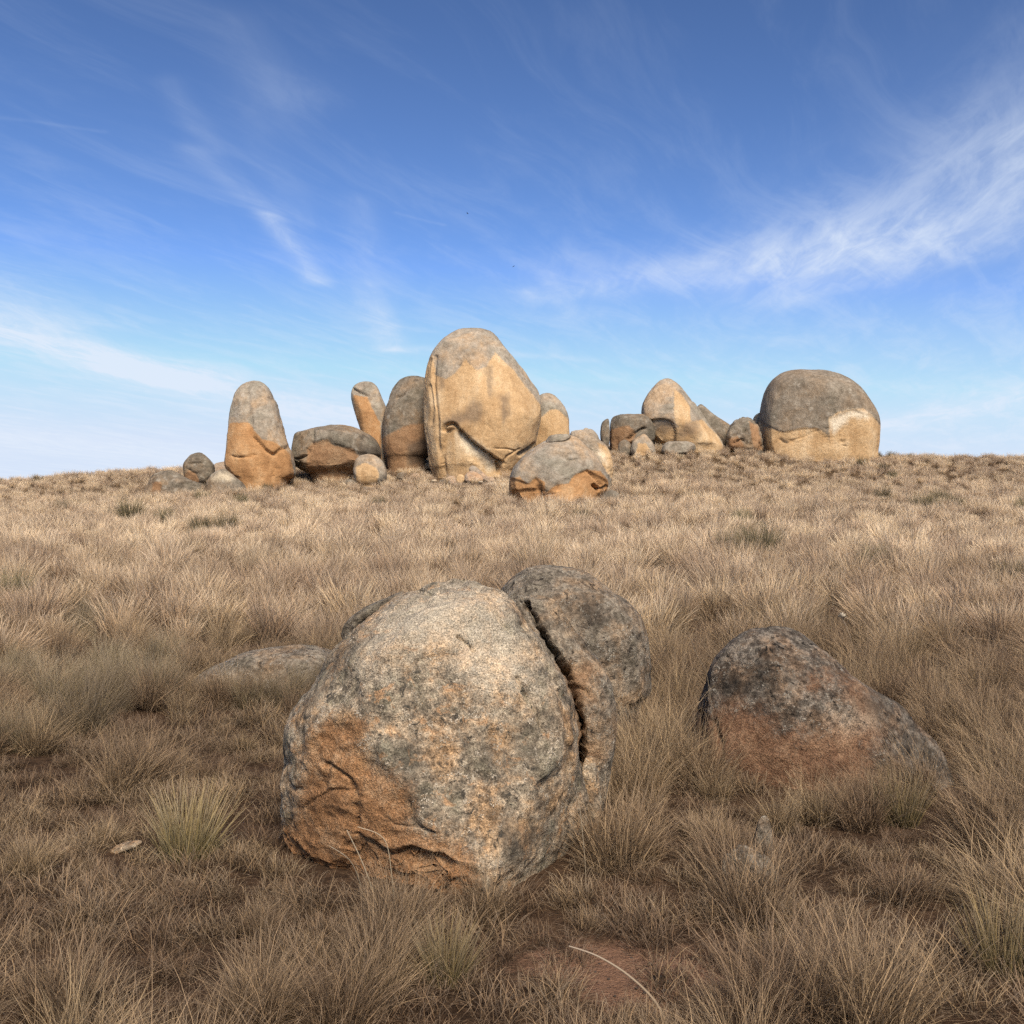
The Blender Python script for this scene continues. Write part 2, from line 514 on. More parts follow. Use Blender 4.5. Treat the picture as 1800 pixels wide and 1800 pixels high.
def rock(name, label, cat, outline, dist, mat, depth=0.85, lean=0.0, nr=70, nt=96, amp=0.05, seed=0, expo=2.4, sink=0.25,
         stain=(), dark_and_shade=(), chalk=(), unit=8.0, grooves=(), steps=(), facets=6, rough=0.012, group=None, parent=None, foot=1.0, ridge=0.0, pit=0.0, snap=None, wedge=None):
    pts = catmull(outline)
    w3 = at_depth(pts[:, 0], pts[:, 1], dist)
    X, Zc = w3[:, 0], w3[:, 2]
    if snap is not None:          # bed a loose stone in the ground it lies on
        gz = float(ground_z(np.array([X.mean()]), np.array([dist]))[0])
        Zc = Zc + gz - snap * (Zc.max() - Zc.min()) - Zc.min()
    zt, zb = Zc.max(), Zc.min()
    H = zt - zb
    # widths by height
    zs = zt - H * (1 - np.cos(np.linspace(0, 1, nr) * np.pi)) / 2
    zs = zs[:-1]
    zs[0] = zt - H * 2e-4
    ex, ez = np.concatenate([X, X[:1]]), np.concatenate([Zc, Zc[:1]])
    xl, xr = np.zeros(len(zs)), np.zeros(len(zs))
    for k, z in enumerate(zs):
        c = (ez[:-1] - z) * (ez[1:] - z) <= 0
        t = (z - ez[:-1][c]) / (ez[1:][c] - ez[:-1][c] + 1e-12)
        xx = ex[:-1][c] + t * (ex[1:][c] - ex[:-1][c])
        xl[k], xr[k] = xx.min(), xx.max()
    hw, xc = (xr - xl) / 2, (xr + xl) / 2
    wmax = hw.max()
    kern = max(3, nr // 10) | 1
    pad = np.pad(hw, kern // 2, mode='edge')
    hs = np.convolve(pad, np.ones(kern) / kern, 'valid')
    topf = np.sqrt(np.clip((zt - zs) / (0.25 * H), 0, 1) * (2 - np.clip((zt - zs) / (0.25 * H), 0, 1)))
    dp = depth * np.where(zt - zs < 0.25 * H, np.minimum(hs, hw * 1.3 + 0.02 * wmax), hs) ** 0.7 * wmax ** 0.3
    dp *= np.maximum(topf, 0.05)
    yc = dist + lean * (zs - zb)
    # the part buried in the ground
    nb = 4
    k0 = int(np.argmin(np.abs(zs - (zb + 0.06 * H))))
    zs, hw, xc, dp, yc = zs[:k0 + 1], hw[:k0 + 1], xc[:k0 + 1], dp[:k0 + 1], yc[:k0 + 1]
    for j in range(1, nb + 1):
        f = j / nb
        zs = np.append(zs, zs[k0] - f * sink * H)
        hw = np.append(hw, hw[k0] * (1 - 0.15 * f)); xc = np.append(xc, xc[k0])
        dp = np.append(dp, dp[k0] * (1 - 0.15 * f)); yc = np.append(yc, yc[k0])
    R = len(zs)
    th = np.linspace(0, 2 * np.pi, nt, endpoint=False)
    th = th + 0.45 * np.cos(th)          # closer spacing on the side that shows
    cs, sn = np.cos(th), np.sin(th)
    cx, cy = np.sign(cs) * np.abs(cs) ** (2 / expo), np.sign(sn) * np.abs(sn) ** (2 / expo)
    v = np.empty((R, nt, 3))
    v[..., 0] = xc[:, None] + hw[:, None] * cx
    v[..., 1] = yc[:, None] + dp[:, None] * cy
    v[..., 2] = zs[:, None]
    if wedge:                     # front drawn out to a blunt corner, more so low down
        x0, amt = wedge
        low = smooth(zs, zs[0] - 0.25 * H, zs[k0])[:, None]
        pull = 1 - amt * (0.35 + 0.65 * low) * np.abs(cx[None, :] - x0)
        v[..., 1] = np.where(cy[None, :] < 0, yc[:, None] + dp[:, None] * cy[None, :] * pull, v[..., 1])
    org = np.array((xc[-1], dist, zs[-1]))

    def normals(v):
        du = np.roll(v, -1, 1) - np.roll(v, 1, 1)
        dv = np.gradient(v, axis=0)
        n = np.cross(du, dv)
        n /= np.linalg.norm(n, axis=-1, keepdims=True) + 1e-12
        cen = np.array((xc.mean(), dist, zs.mean()))
        if ((v - cen) * n).sum() < 0:
            n = -n
        n[:2] = (0, 0, 1)
        return n
    S = min(H, 2 * wmax)
    rr = np.random.default_rng(seed + 11)
    # soft planar facets, cut away mostly on the camera side and back so that the traced outline stays
    cen = np.array((xc.mean(), dist, zs[:k0].mean()))
    for k in range(facets):
        a = rr.uniform(0, 2 * np.pi)
        nrm = np.array((0.55 * np.cos(a), -abs(np.sin(a)) - 0.35 if k % 3 else abs(np.sin(a)) + .35, rr.uniform(-0.35, 0.6)))
        nrm /= np.linalg.norm(nrm)
        d = (v - cen) @ nrm
        lim = d.max() * rr.uniform(0.80, 0.93)
        over = np.maximum(d - lim, 0)
        v -= (over * 0.75)[..., None] * nrm
    n = normals(v)
    flat = v.reshape(-1, 3)
    off = seed * 3.7
    mid = H / S
    q = flat / S + off
    disp = amp * S * fbm(q * 1.6, 3) + rough * S * (fbm(q * 9, 4, 0.6))
    if ridge:
        disp -= ridge * S * np.clip(0.18 - np.abs(fbm(q * 4.5 + 40, 3)), 0, 1) / 0.18
    if pit:
        disp -= pit * S * np.clip(fbm(q * 14 + 80, 3) - 0.15, 0, 1)
    nn = n.reshape(-1, 3)
    ax = np.abs(nn[:, 0])
    flat = flat + nn * disp[:, None]
    v = flat.reshape(R, nt, 3)
    n = normals(v).reshape(-1, 3)
    px, py = project(flat)
    uv = np.stack([px, py], -1)
    toc = EYE - flat
    toc /= np.linalg.norm(toc, axis=1)[:, None]
    front = smooth((n * toc).sum(1), 0.02, 0.30) * (flat[:, 1] < dist + 0.3 * dp.max())
    front[:3 * nt] = 0
    wob = np.stack([fbm(q * 11 + 5, 3), fbm(q * 11 + 25, 3)], -1) * unit * 0.55
    d = np.zeros(len(flat))
    for poly, edge, h in steps:
        s = sdf(uv + wob * 0.6, [poly], 1.0 if False else edge)
        d += h * smooth(s, -1, 1)
    for line, w, dep in grooves:
        dd = seg_dist(uv + wob * 0.35, catmull(line, False, 6), False)
        d -= dep * np.exp(-(dd / w) ** 2)
    flat = flat + n * (d * front)[:, None]
    top = flat[:nt].mean(0) + np.array((0, 0, 1e-3))
    verts = np.concatenate([flat, top[None]]) - org
    i = np.arange(R * nt).reshape(R, nt)
    i2 = np.roll(i, -1, 1)
    quads = np.stack([i[:-1], i[1:], i2[1:], i2[:-1]], -1).reshape(-1, 4)
    cap = np.stack([i[0], i2[0], np.full(nt, R * nt), np.full(nt, R * nt)], -1)[:, :3]
    me = bpy.data.meshes.new(name)
    nq, nc = len(quads), len(cap)
    me.vertices.add(len(verts))
    me.vertices.foreach_set('co', verts.astype(np.float32).ravel())
    me.loops.add(nq * 4 + nc * 3)
    me.loops.foreach_set('vertex_index', np.concatenate([quads.ravel(), cap[:, ::-1].ravel()]).astype(np.int32))
    me.polygons.add(nq + nc)
    me.polygons.foreach_set('loop_start', np.concatenate([np.arange(nq) * 4, nq * 4 + np.arange(nc) * 3]).astype(np.int32))
    me.update(calc_edges=True)
    me.polygons.foreach_set('use_smooth', np.ones(nq + nc, bool))
    me.validate()
    px, py = project(verts + org)
    uv = np.stack([px, py], -1)
    for nm, polys in (('stain', stain), ('dark_and_shade', dark_and_shade), ('chalk', chalk)):
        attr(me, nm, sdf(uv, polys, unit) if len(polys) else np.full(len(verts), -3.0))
    me.materials.append(mat)
    o = bpy.data.objects.new(name, me)
    if parent is None:
        o.location = org
        link(o, label=label, category=cat, group=group)
        if foot:
            kf = int(np.argmin(np.abs(zs - ground_z(xc[-1], dist))))
            FOOT.append((xc[kf], dist, hw[kf] * foot, dp[kf] * foot))
    else:
        o.location = org - np.array(parent.location)
        link(o, parent)
    return o


Z1, Z2, Z3 = Z(420, 650, 5.294), Z(680, 650, 4.737), Z(980, 690, 4.286)
Z4, Z5, Z6 = Z(590, 960, 3.6), Z(1080, 1020, 3.7736), Z(243, 1000, 3.939)
TORS = 'boulders of the tor on the crest'

# --- the tor on the crest
rock('standing_stone', 'tall tapering standing stone, grey above and orange below, apart from the cluster', 'boulder',
     Z1([(612, 1040), (600, 990), (610, 900), (622, 780), (632, 660), (655, 560), (690, 480), (740, 440), (800, 428), (855, 445), (900, 500), (930, 580), (960, 680), (990, 800), (1015, 880), (1040, 930), (1055, 1020), (1050, 1080), (930, 1130), (740, 1140), (650, 1090)]),
     43, M_TOR_ORANGE, depth=.9, nr=130, nt=150, amp=.03, seed=1, expo=2.6, unit=5,
     stain=[Z1([(560, 1200), (600, 900), (620, 720), (745, 715), (765, 730), (790, 770), (850, 830), (925, 845), (1000, 900), (1030, 930), (1090, 1200)])],
     dark_and_shade=[Z1([(650, 560), (740, 560), (745, 700), (640, 710)])][:0],
     grooves=[(Z1([(765, 720), (775, 790), (830, 862), (880, 912), (920, 932), (960, 902), (1008, 885)]), 1.5, .14),
              (Z1([(640, 945), (690, 952), (770, 942), (800, 915), (790, 860)]), .9, .10), (Z1([(925, 930), (930, 1000), (922, 1080)]), .9, .08),
              (Z1([(740, 470), (745, 560), (755, 650), (765, 720)]), 3.5, .10)],
     steps=[(Z1([(765, 600), (775, 790), (830, 862), (920, 932), (1008, 885), (1080, 800), (960, 560)]), 1.6, .07)])
rock('flat_boulder', 'low flat-topped boulder with dark cleft, right of the standing stone', 'boulder',
     Z1([(1050, 930), (1055, 860), (1080, 790), (1150, 765), (1230, 745), (1340, 735), (1450, 745), (1530, 780), (1600, 820), (1640, 880), (1650, 930), (1630, 990), (1560, 1040), (1480, 1070), (1400, 1095), (1220, 1085), (1130, 1050), (1065, 1000)]),
     44.5, M_TOR_GREY, depth=.8, nr=100, nt=150, amp=.05, seed=2, unit=5, group=TORS,
     stain=[Z1([(1140, 1000), (1150, 900), (1190, 850), (1290, 830), (1320, 870), (1400, 880), (1470, 900), (1510, 960), (1500, 1040), (1450, 1120), (1180, 1100)])],
     dark_and_shade=[Z1([(1490, 870), (1640, 880), (1640, 960), (1520, 960)])],
     grooves=[(Z1([(1188, 762), (1182, 840), (1150, 890), (1130, 940), (1070, 965)]), 1.3, .2)],
     steps=[(Z1([(1130, 1000), (1150, 900), (1190, 850), (1290, 830), (1400, 875), (1500, 920), (1680, 950), (1680, 1200), (1050, 1200), (1060, 960)]), 3.0, -.12)])
rock('finger_rock', 'slim finger-shaped rock leaning left behind the flat-topped boulder', 'boulder',
     Z1([(1510, 760), (1490, 700), (1465, 620), (1450, 540), (1460, 480), (1500, 445), (1560, 435), (1610, 455), (1640, 500), (1665, 570), (1695, 640), (1720, 760), (1730, 900), (1700, 1000), (1600, 1000), (1540, 880)]),
     47.5, M_TOR_ORANGE, depth=.9, nr=100, nt=100, amp=.03, seed=3, unit=4,
     stain=[Z1([(1465, 530), (1560, 545), (1590, 620), (1650, 720), (1660, 1000), (1540, 900), (1480, 700)])],
     grooves=[(Z1([(1460, 484), (1520, 515), (1562, 535)]), 1.1, .16)])
rock('grey_boulder', 'tall dark grey boulder wedged against the left side of the giant boulder', 'boulder',
     Z2([(255, 700), (265, 600), (290, 520), (310, 450), (340, 395), (390, 362), (440, 352), (500, 365), (560, 400), (590, 500), (590, 700), (560, 820), (480, 880), (400, 890), (310, 880), (265, 820)]),
     46.8, M_TOR_GREY, depth=.9, nr=110, nt=120, amp=.05, seed=4, unit=5,
     stain=[Z2([(240, 740), (330, 690), (420, 650), (560, 640), (560, 950), (240, 950)])],
     dark_and_shade=[Z2([(400, 760), (540, 720), (540, 900), (420, 900)])],  # lower right darkened: shadow of the giant boulder put into the colour
     grooves=[(Z2([(345, 490), (385, 465)]), 1.2, .15)])
rock('giant_boulder', 'giant golden egg-shaped boulder with overhanging slanted crack, tallest on the crest', 'boulder',
     Z2([(545, 930), (525, 800), (510, 650), (505, 500), (510, 400), (525, 300), (560, 210), (620, 140), (690, 90), (760, 68), (840, 66), (910, 85), (960, 130), (1010, 190), (1060, 250), (1120, 330), (1170, 400), (1210, 460), (1222, 560), (1215, 640), (1200, 720), (1185, 790), (1150, 860), (1090, 940), (1010, 985), (850, 995), (700, 995), (600, 970)]),
     45, M_TOR, depth=.8, nr=230, nt=320, amp=.03, seed=5, unit=6, rough=.008,
     stain=[Z2([(470, 420), (560, 350), (640, 375), (700, 335), (760, 255), (830, 330), (890, 295), (940, 215), (990, 265), (1060, 330), (1130, 430), (1190, 500), (1260, 600), (1240, 800), (1150, 1050), (560, 1050), (500, 850)]), Z2([(480, 330), (530, 260), (560, 230), (575, 330), (560, 420), (480, 460)])],
     dark_and_shade=[Z2([(745, 560), (800, 505), (850, 520), (875, 580), (850, 640), (780, 650), (700, 670), (630, 640), (690, 590)]), Z2([(893, 300), (920, 300), (912, 480), (893, 480)]),
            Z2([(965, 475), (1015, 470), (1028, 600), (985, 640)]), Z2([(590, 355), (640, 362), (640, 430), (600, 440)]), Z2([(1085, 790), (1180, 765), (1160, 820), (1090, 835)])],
     chalk=[Z2([(700, 705), (760, 705), (850, 785), (935, 865), (950, 925), (900, 930), (810, 850), (730, 790)])],
     grooves=[(Z2([(622, 690), (640, 655), (690, 648), (725, 695), (800, 765), (900, 835), (985, 888)]), 1.7, .34),
              (Z2([(580, 240), (568, 380), (575, 500), (588, 620), (592, 760), (612, 950)]), 2.2, .11), (Z2([(540, 420), (552, 540), (545, 640)]), 2.2, .07),
              (Z2([(1090, 835), (1130, 815), (1190, 770)]), 2.0, .45), (Z2([(940, 800), (1000, 800), (1060, 812)]), .8, .08), (Z2([(985, 888), (1010, 850), (1050, 825), (1090, 800)]), .9, .10),
              (Z2([(880, 650), (920, 680), (940, 720)]), .8, .05), (Z2([(960, 900), (980, 960), (975, 1000)]), 2.0, .25)],
     steps=[(Z2([(630, 690), (690, 655), (730, 700), (800, 765), (900, 835), (985, 888), (960, 985), (930, 1100), (590, 1100), (605, 800)]), 2.4, -.24),
            (Z2([(690, 690), (740, 700), (850, 790), (950, 880), (950, 960), (880, 950), (780, 850)]), 5, -.08),
            (Z2([(400, 300), (575, 240), (570, 500), (590, 760), (612, 960), (600, 1100), (400, 1100)]), 2.2, -.06)])
rock('brown_boulder', 'brown rounded boulder peeking out behind the right flank of the giant boulder', 'boulder',
     Z2([(1150, 740), (1160, 600), (1200, 490), (1250, 462), (1300, 475), (1350, 530), (1382, 600), (1390, 680), (1385, 740), (1340, 800), (1240, 830), (1160, 820)]),
     48, M_TOR, depth=.85, nr=80, nt=100, amp=.04, seed=6, unit=5,
     stain=[Z2([(1150, 640), (1230, 600), (1270, 560), (1330, 565), (1400, 640), (1400, 900), (1100, 900)])])
rock('round_stone', 'small round pinkish stone standing between the flat-topped and giant boulders', 'stone',
     Z1([(1462, 1060), (1470, 1000), (1490, 960), (1530, 935), (1580, 928), (1630, 950), (1665, 990), (1685, 1050), (1680, 1110), (1620, 1150), (1540, 1150), (1490, 1125)]),
     42, M_TOR, depth=.9, nr=60, nt=80, amp=.05, seed=7, unit=5,
     stain=[Z1([(1480, 1150), (1480, 1020), (1540, 985), (1610, 1010), (1640, 1060), (1620, 1150)])])
mound = rock('mound_boulder', 'broad domed boulder with ragged orange band, in front of the giant boulder', 'boulder',
     Z2([(1030, 1060), (1030, 980), (1060, 910), (1110, 850), (1170, 800), (1240, 760), (1300, 735), (1370, 722), (1430, 735), (1500, 790), (1560, 850), (1600, 920), (1625, 990), (1620, 1040), (1590, 1090), (1560, 1160), (1450, 1190), (1300, 1195), (1150, 1190), (1060, 1150)]),
     33.5, M_TOR_ORANGE, depth=.85, nr=140, nt=190, amp=.04, seed=8, unit=5,
     stain=[Z2([(1000, 1250), (1030, 975), (1090, 970), (1140, 1010), (1190, 975), (1240, 1000), (1250, 1060), (1310, 1015), (1380, 1012), (1420, 960), (1500, 925), (1580, 940), (1640, 1010), (1620, 1250)])],
     grooves=[(Z2([(1200, 1030), (1215, 1080), (1205, 1160), (1205, 1220)]), 1.8, .16), (Z2([(1215, 1085), (1300, 1065), (1325, 1012)]), 1.0, .09),
              (Z2([(1550, 1025), (1590, 1048), (1640, 1030)]), 1.8, .35), (Z2([(1370, 850), (1395, 872), (1440, 862)]), 1.0, .06), (Z2([(1500, 930), (1560, 985), (1590, 1020)]), 1.0, .07)],
     steps=[(Z2([(1000, 1300), (1030, 975), (1140, 1010), (1190, 975), (1250, 1060), (1320, 1012), (1420, 960), (1500, 925), (1640, 1010), (1640, 1300)]), 1.5, -.07),
            (Z2([(1200, 1040), (1215, 1080), (1205, 1230), (1000, 1230), (1000, 1060)]), 2, -.10)])
rock('cap_slab', None, None, Z2([(1250, 768), (1262, 730), (1310, 716), (1370, 711), (1398, 726), (1375, 755), (1310, 768)]), 33.2, M_TOR, depth=1.3, nr=24, nt=48, seed=9, unit=5, parent=mound, expo=3)
rock('pink_boulder', 'pinkish weathered boulder half hidden behind the domed orange-banded boulder', 'boulder',
     Z2([(1390, 760), (1392, 700), (1420, 685), (1450, 690), (1490, 672), (1540, 690), (1580, 740), (1620, 790), (1650, 850), (1660, 930), (1640, 990), (1480, 980), (1400, 860)]),
     36.5, M_TOR, depth=.7, nr=70, nt=90, amp=.07, seed=10, unit=5, ridge=.02,
     stain=[Z2([(1560, 760), (1620, 790), (1680, 900), (1660, 1000), (1590, 900)])], chalk=[Z2([(1530, 800), (1580, 800), (1610, 860), (1620, 900), (1570, 860)])])
rock('dark_stone', 'dark angular stone tucked against the right foot of the domed boulder', 'stone',
     Z2([(1575, 1120), (1605, 1065), (1650, 1050), (1690, 1070), (1695, 1115), (1660, 1150), (1600, 1150)]), 32.6, M_TOR_GREY, depth=.8, nr=36, nt=48, seed=11, facets=10,
     dark_and_shade=[Z2([(1560, 1160), (1600, 1080), (1640, 1070), (1650, 1160)])])
rock('split_slab', 'narrow upright slab split off the left end of a low grey boulder', 'boulder',
     Z3([(143, 480), (148, 420), (165, 395), (188, 390), (193, 440), (193, 510), (180, 540), (155, 530)]), 48.6, M_TOR_GREY, depth=1.4, nr=40, nt=48, seed=12, expo=3)
rock('low_boulder', 'low grey boulder with a brown face, left of the peaked boulder', 'boulder',
     Z3([(197, 510), (197, 420), (212, 380), (260, 362), (330, 357), (400, 372), (440, 440), (430, 510), (330, 530), (260, 545), (205, 540)]), 49, M_TOR_GREY, depth=.8, nr=60, nt=90, seed=13, unit=4,
     stain=[Z3([(190, 450), (300, 420), (340, 470), (290, 560), (190, 560)])], grooves=[(Z3([(300, 500), (350, 460), (385, 440)]), 1.8, .25)])
rock('peaked_boulder', 'peaked wedge-shaped boulder sloping down to the right on the crest', 'boulder',
     Z3([(430, 510), (395, 465), (375, 400), (372, 330), (385, 280), (420, 230), (460, 185), (500, 165), (530, 168), (570, 200), (610, 250), (660, 310), (700, 360), (740, 420), (780, 470), (815, 525), (800, 560), (680, 560), (560, 550), (480, 540)]),
     49.5, M_TOR, depth=.8, nr=120, nt=150, amp=.03, seed=14, unit=5,
     stain=[Z3([(550, 230), (590, 250), (640, 320), (640, 400), (600, 450), (560, 420), (545, 330)]), Z3([(600, 420), (700, 390), (790, 480), (850, 600), (480, 600), (430, 470), (480, 420), (560, 440)])],
     dark_and_shade=[Z3([(440, 410), (520, 405), (550, 440), (500, 480), (440, 460)]), Z3([(600, 400), (680, 390), (690, 470), (620, 500), (560, 480)])],  # lower-left front darkened: shadow under the overhang painted in
     grooves=[(Z3([(395, 400), (450, 395), (505, 395), (545, 425), (552, 470)]), 1.1, .14)],
     steps=[(Z3([(395, 402), (450, 397), (505, 397), (545, 427), (552, 470), (560, 600), (380, 600)]), 1.8, -.14), (Z3([(640, 300), (700, 380), (800, 500), (830, 540), (900, 500), (700, 250)]), 1.2, .07)])
rock('leaning_slab', 'grey leaning slab behind the sloping back of the peaked boulder', 'boulder',
     Z3([(660, 360), (680, 318), (700, 308), (730, 330), (780, 373), (850, 418), (880, 450), (870, 520), (830, 560), (720, 560)]), 51, M_TOR_GREY, depth=.7, nr=60, nt=70, seed=15)
rock('knobbly_boulder', 'knobbly brown boulder between the leaning slab and the great dome', 'boulder',
     Z3([(830, 510), (840, 450), (870, 405), (910, 380), (950, 377), (990, 400), (1020, 440), (1035, 500), (1040, 580), (960, 590), (850, 560)]), 49.6, M_TOR_GREY, depth=.85, nr=70, nt=90, amp=.07, seed=16, unit=4, ridge=.03,
     stain=[Z3([(960, 400), (1010, 430), (1040, 560), (990, 560), (970, 470)]), Z3([(850, 500), (900, 480), (950, 560), (840, 580)])],
     grooves=[(Z3([(930, 440), (960, 480), (970, 530)]), 1.6, .18), (Z3([(880, 520), (920, 500), (960, 530)]), 1.6, .18)])
rock('hidden_boulder', 'small grey boulder just showing behind the left shoulder of the great dome', 'boulder',
     Z3([(980, 430), (988, 380), (1015, 357), (1050, 360), (1080, 420), (1070, 560), (1000, 560)]), 52.3, M_TOR_GREY, depth=.9, nr=36, nt=48, seed=17)
rock('dome_boulder', 'huge dome boulder, lichen grey above with ragged golden base, right end of the tor', 'boulder',
     Z3([(1035, 560), (1028, 450), (1035, 340), (1050, 260), (1080, 190), (1130, 140), (1200, 118), (1290, 115), (1370, 118), (1440, 145), (1500, 180), (1560, 235), (1610, 300), (1645, 360), (1660, 420), (1658, 500), (1650, 570), (1640, 640), (1500, 655), (1300, 650), (1150, 640), (1060, 610)]),
     50.3, M_DOME, depth=.85, nr=170, nt=230, amp=.02, seed=18, unit=5, rough=.006, facets=3,
     stain=[Z3([(1000, 390), (1040, 430), (1150, 460), (1230, 442), (1330, 437), (1380, 465), (1402, 500), (1402, 385), (1460, 345), (1530, 335), (1590, 330), (1640, 370), (1700, 450), (1700, 700), (1000, 700)])],
     chalk=[Z3([(1402, 395), (1460, 352), (1590, 332), (1640, 375), (1600, 400), (1530, 380), (1460, 445), (1410, 475)])],
     dark_and_shade=[Z3([(1130, 490), (1180, 490), (1180, 530), (1140, 525)])],
     grooves=[(Z3([(1390, 440), (1400, 492)]), .9, .10), (Z3([(1468, 482), (1480, 530), (1492, 537)]), 1.0, .12), (Z3([(1180, 505), (1250, 492), (1310, 460), (1345, 450)]), .9, .06), (Z3([(1130, 500), (1160, 520), (1200, 510)]), 1.6, .08)],
     steps=[(Z3([(1000, 395), (1150, 462), (1230, 444), (1330, 439), (1402, 500), (1402, 387), (1530, 337), (1640, 372), (1720, 450), (1720, 720), (1000, 720)]), 1.3, -.05)])
for k, (ol, ds, lab) in enumerate([
        ([(240, 560), (245, 510), (275, 490), (305, 505), (315, 550), (290, 590), (255, 590)], 47.4, 'small squat stone under the low grey boulder beside the split slab'),
        ([(310, 580), (320, 515), (355, 480), (380, 468), (405, 485), (435, 530), (442, 590), (380, 600)], 47.2, 'small pointed brown stone at the left foot of the peaked boulder'),
        ([(478, 560), (508, 516), (570, 512), (640, 515), (668, 560), (600, 585), (500, 585)], 47.3, 'low flat stone in the grass in front of the peaked boulder')]):
    rock('crest_stone', lab, 'stone', Z3(ol), ds, M_TOR if k else M_TOR_GREY, depth=.8, nr=36, nt=52, amp=.07, seed=30 + k, facets=9, unit=4, snap=.15,
         stain=[Z3([(330, 600), (350, 520), (400, 520), (430, 600)])] if k == 1 else ())
rock('cracked_stone', 'small brown stone with horizontal crack, left of the tall standing stone', 'stone',
     Z1([(310, 1020), (330, 970), (370, 930), (420, 918), (470, 945), (505, 985), (520, 1030), (515, 1080), (470, 1130), (400, 1140), (330, 1110)]), 44, M_TOR_GREY, depth=.85, nr=60, nt=80, amp=.05, seed=19, unit=4,
     stain=[Z1([(310, 1080), (345, 1035), (400, 1060), (420, 1150), (330, 1150)])], grooves=[(Z1([(340, 995), (400, 990), (445, 993)]), 1.0, .10), (Z1([(345, 1035), (380, 1060), (400, 1062)]), .9, .07)])
rock('sprawling_rock', 'low sprawling lichen-spotted rock at the left end of the tor', 'rock',
     Z1([(50, 1150), (80, 1075), (150, 1050), (230, 1045), (290, 1070), (330, 1090), (400, 1110), (440, 1130), (450, 1200), (300, 1240), (100, 1240), (55, 1200)]), 42.3, M_TOR_GREY, depth=.6, nr=50, nt=90, amp=.12, seed=20, unit=4, ridge=.03,
     stain=[Z1([(90, 1200), (100, 1120), (160, 1120), (160, 1220)])])
rock('pale_capped_rock', 'low grey rock with whitish top at the foot of the standing stone', 'rock',
     Z1([(460, 1160), (490, 1080), (540, 1040), (590, 1030), (640, 1060), (690, 1110), (720, 1160), (720, 1240), (600, 1260), (470, 1240), (440, 1200)]), 41.3, M_TOR_GREY, depth=.7, nr=50, nt=80, amp=.09, seed=21, unit=5,
     chalk=[Z1([(500, 1100), (550, 1040), (620, 1050), (650, 1100), (590, 1120), (540, 1110)])])
rock('back_stone', 'pale stone between the cracked stone and the tall standing stone', 'stone',
     Z1([(510, 1080), (520, 1005), (560, 985), (608, 990), (625, 1080), (600, 1130), (540, 1130)]), 45.5, M_PALE, depth=.8, nr=36, nt=48, seed=22)

# rubble below the giant boulder
rubble = [([(783, 930), (795, 900), (822, 905), (870, 945), (918, 992), (900, 1006), (840, 975)], 42.3, M_PALE, 'pale tilted slab propped at the foot of the giant boulder', 'slab'),
          ([(638, 992), (650, 970), (690, 966), (702, 990), (670, 1010)], 42.4, M_PALE, 'small pink rubble stone at the left foot of the giant boulder', 'stone'),
          ([(700, 1000), (712, 968), (738, 960), (756, 985), (738, 1018), (705, 1020)], 42.0, M_TOR, 'small orange rubble stone left of the pale tilted slab', 'stone'),
          ([(752, 1016), (758, 975), (800, 952), (852, 978), (880, 1016), (800, 1035)], 42.1, M_PALE, 'pink rubble block under the pale tilted slab', 'stone'),
          ([(655, 1008), (668, 992), (700, 992), (706, 1012), (680, 1022)], 41.6, M_PALE, 'low rubble stone below the small pink and orange stones', 'stone'),
          ([(600, 1000), (612, 985), (636, 986), (640, 1004), (615, 1012)], 42.2, M_TOR_GREY, 'small grey rubble stone at the left end of the rubble', 'stone'),
          ([(868, 1004), (890, 988), (925, 992), (940, 1012), (900, 1022)], 41.9, M_PALE, 'flat rubble stone at the right end of the rubble', 'stone'),
          ([(30, 1005), (40, 978), (80, 985), (112, 1020), (100, 1040), (55, 1030)], 41.8, M_TOR_GREY, 'grey tilted stone beside the small round pinkish stone', 'stone'),
          ([(340, 890), (355, 862), (390, 860), (402, 890), (370, 905)], 44.2, M_TOR_GREY, 'small grey stone in front of the wedged dark grey boulder', 'stone'),
          ([(420, 905), (440, 880), (475, 880), (490, 905), (455, 918)], 44.0, M_PALE, 'small pale stone near the foot of the wedged dark grey boulder', 'stone')]
for k, (ol, ds, mt, lab, ct) in enumerate(rubble):
    rock('rubble_slab' if ct == 'slab' else 'rubble_stone', lab, ct, Z2(ol), ds, mt, depth=.9, nr=30, nt=40, amp=.05, seed=50 + k, facets=9, sink=.3, foot=.8, snap=.12, group='rubble at the foot of the giant boulder',
         stain=[Z2([(560, 900), (960, 900), (960, 1100), (560, 1100)])] if mt is M_TOR else ())

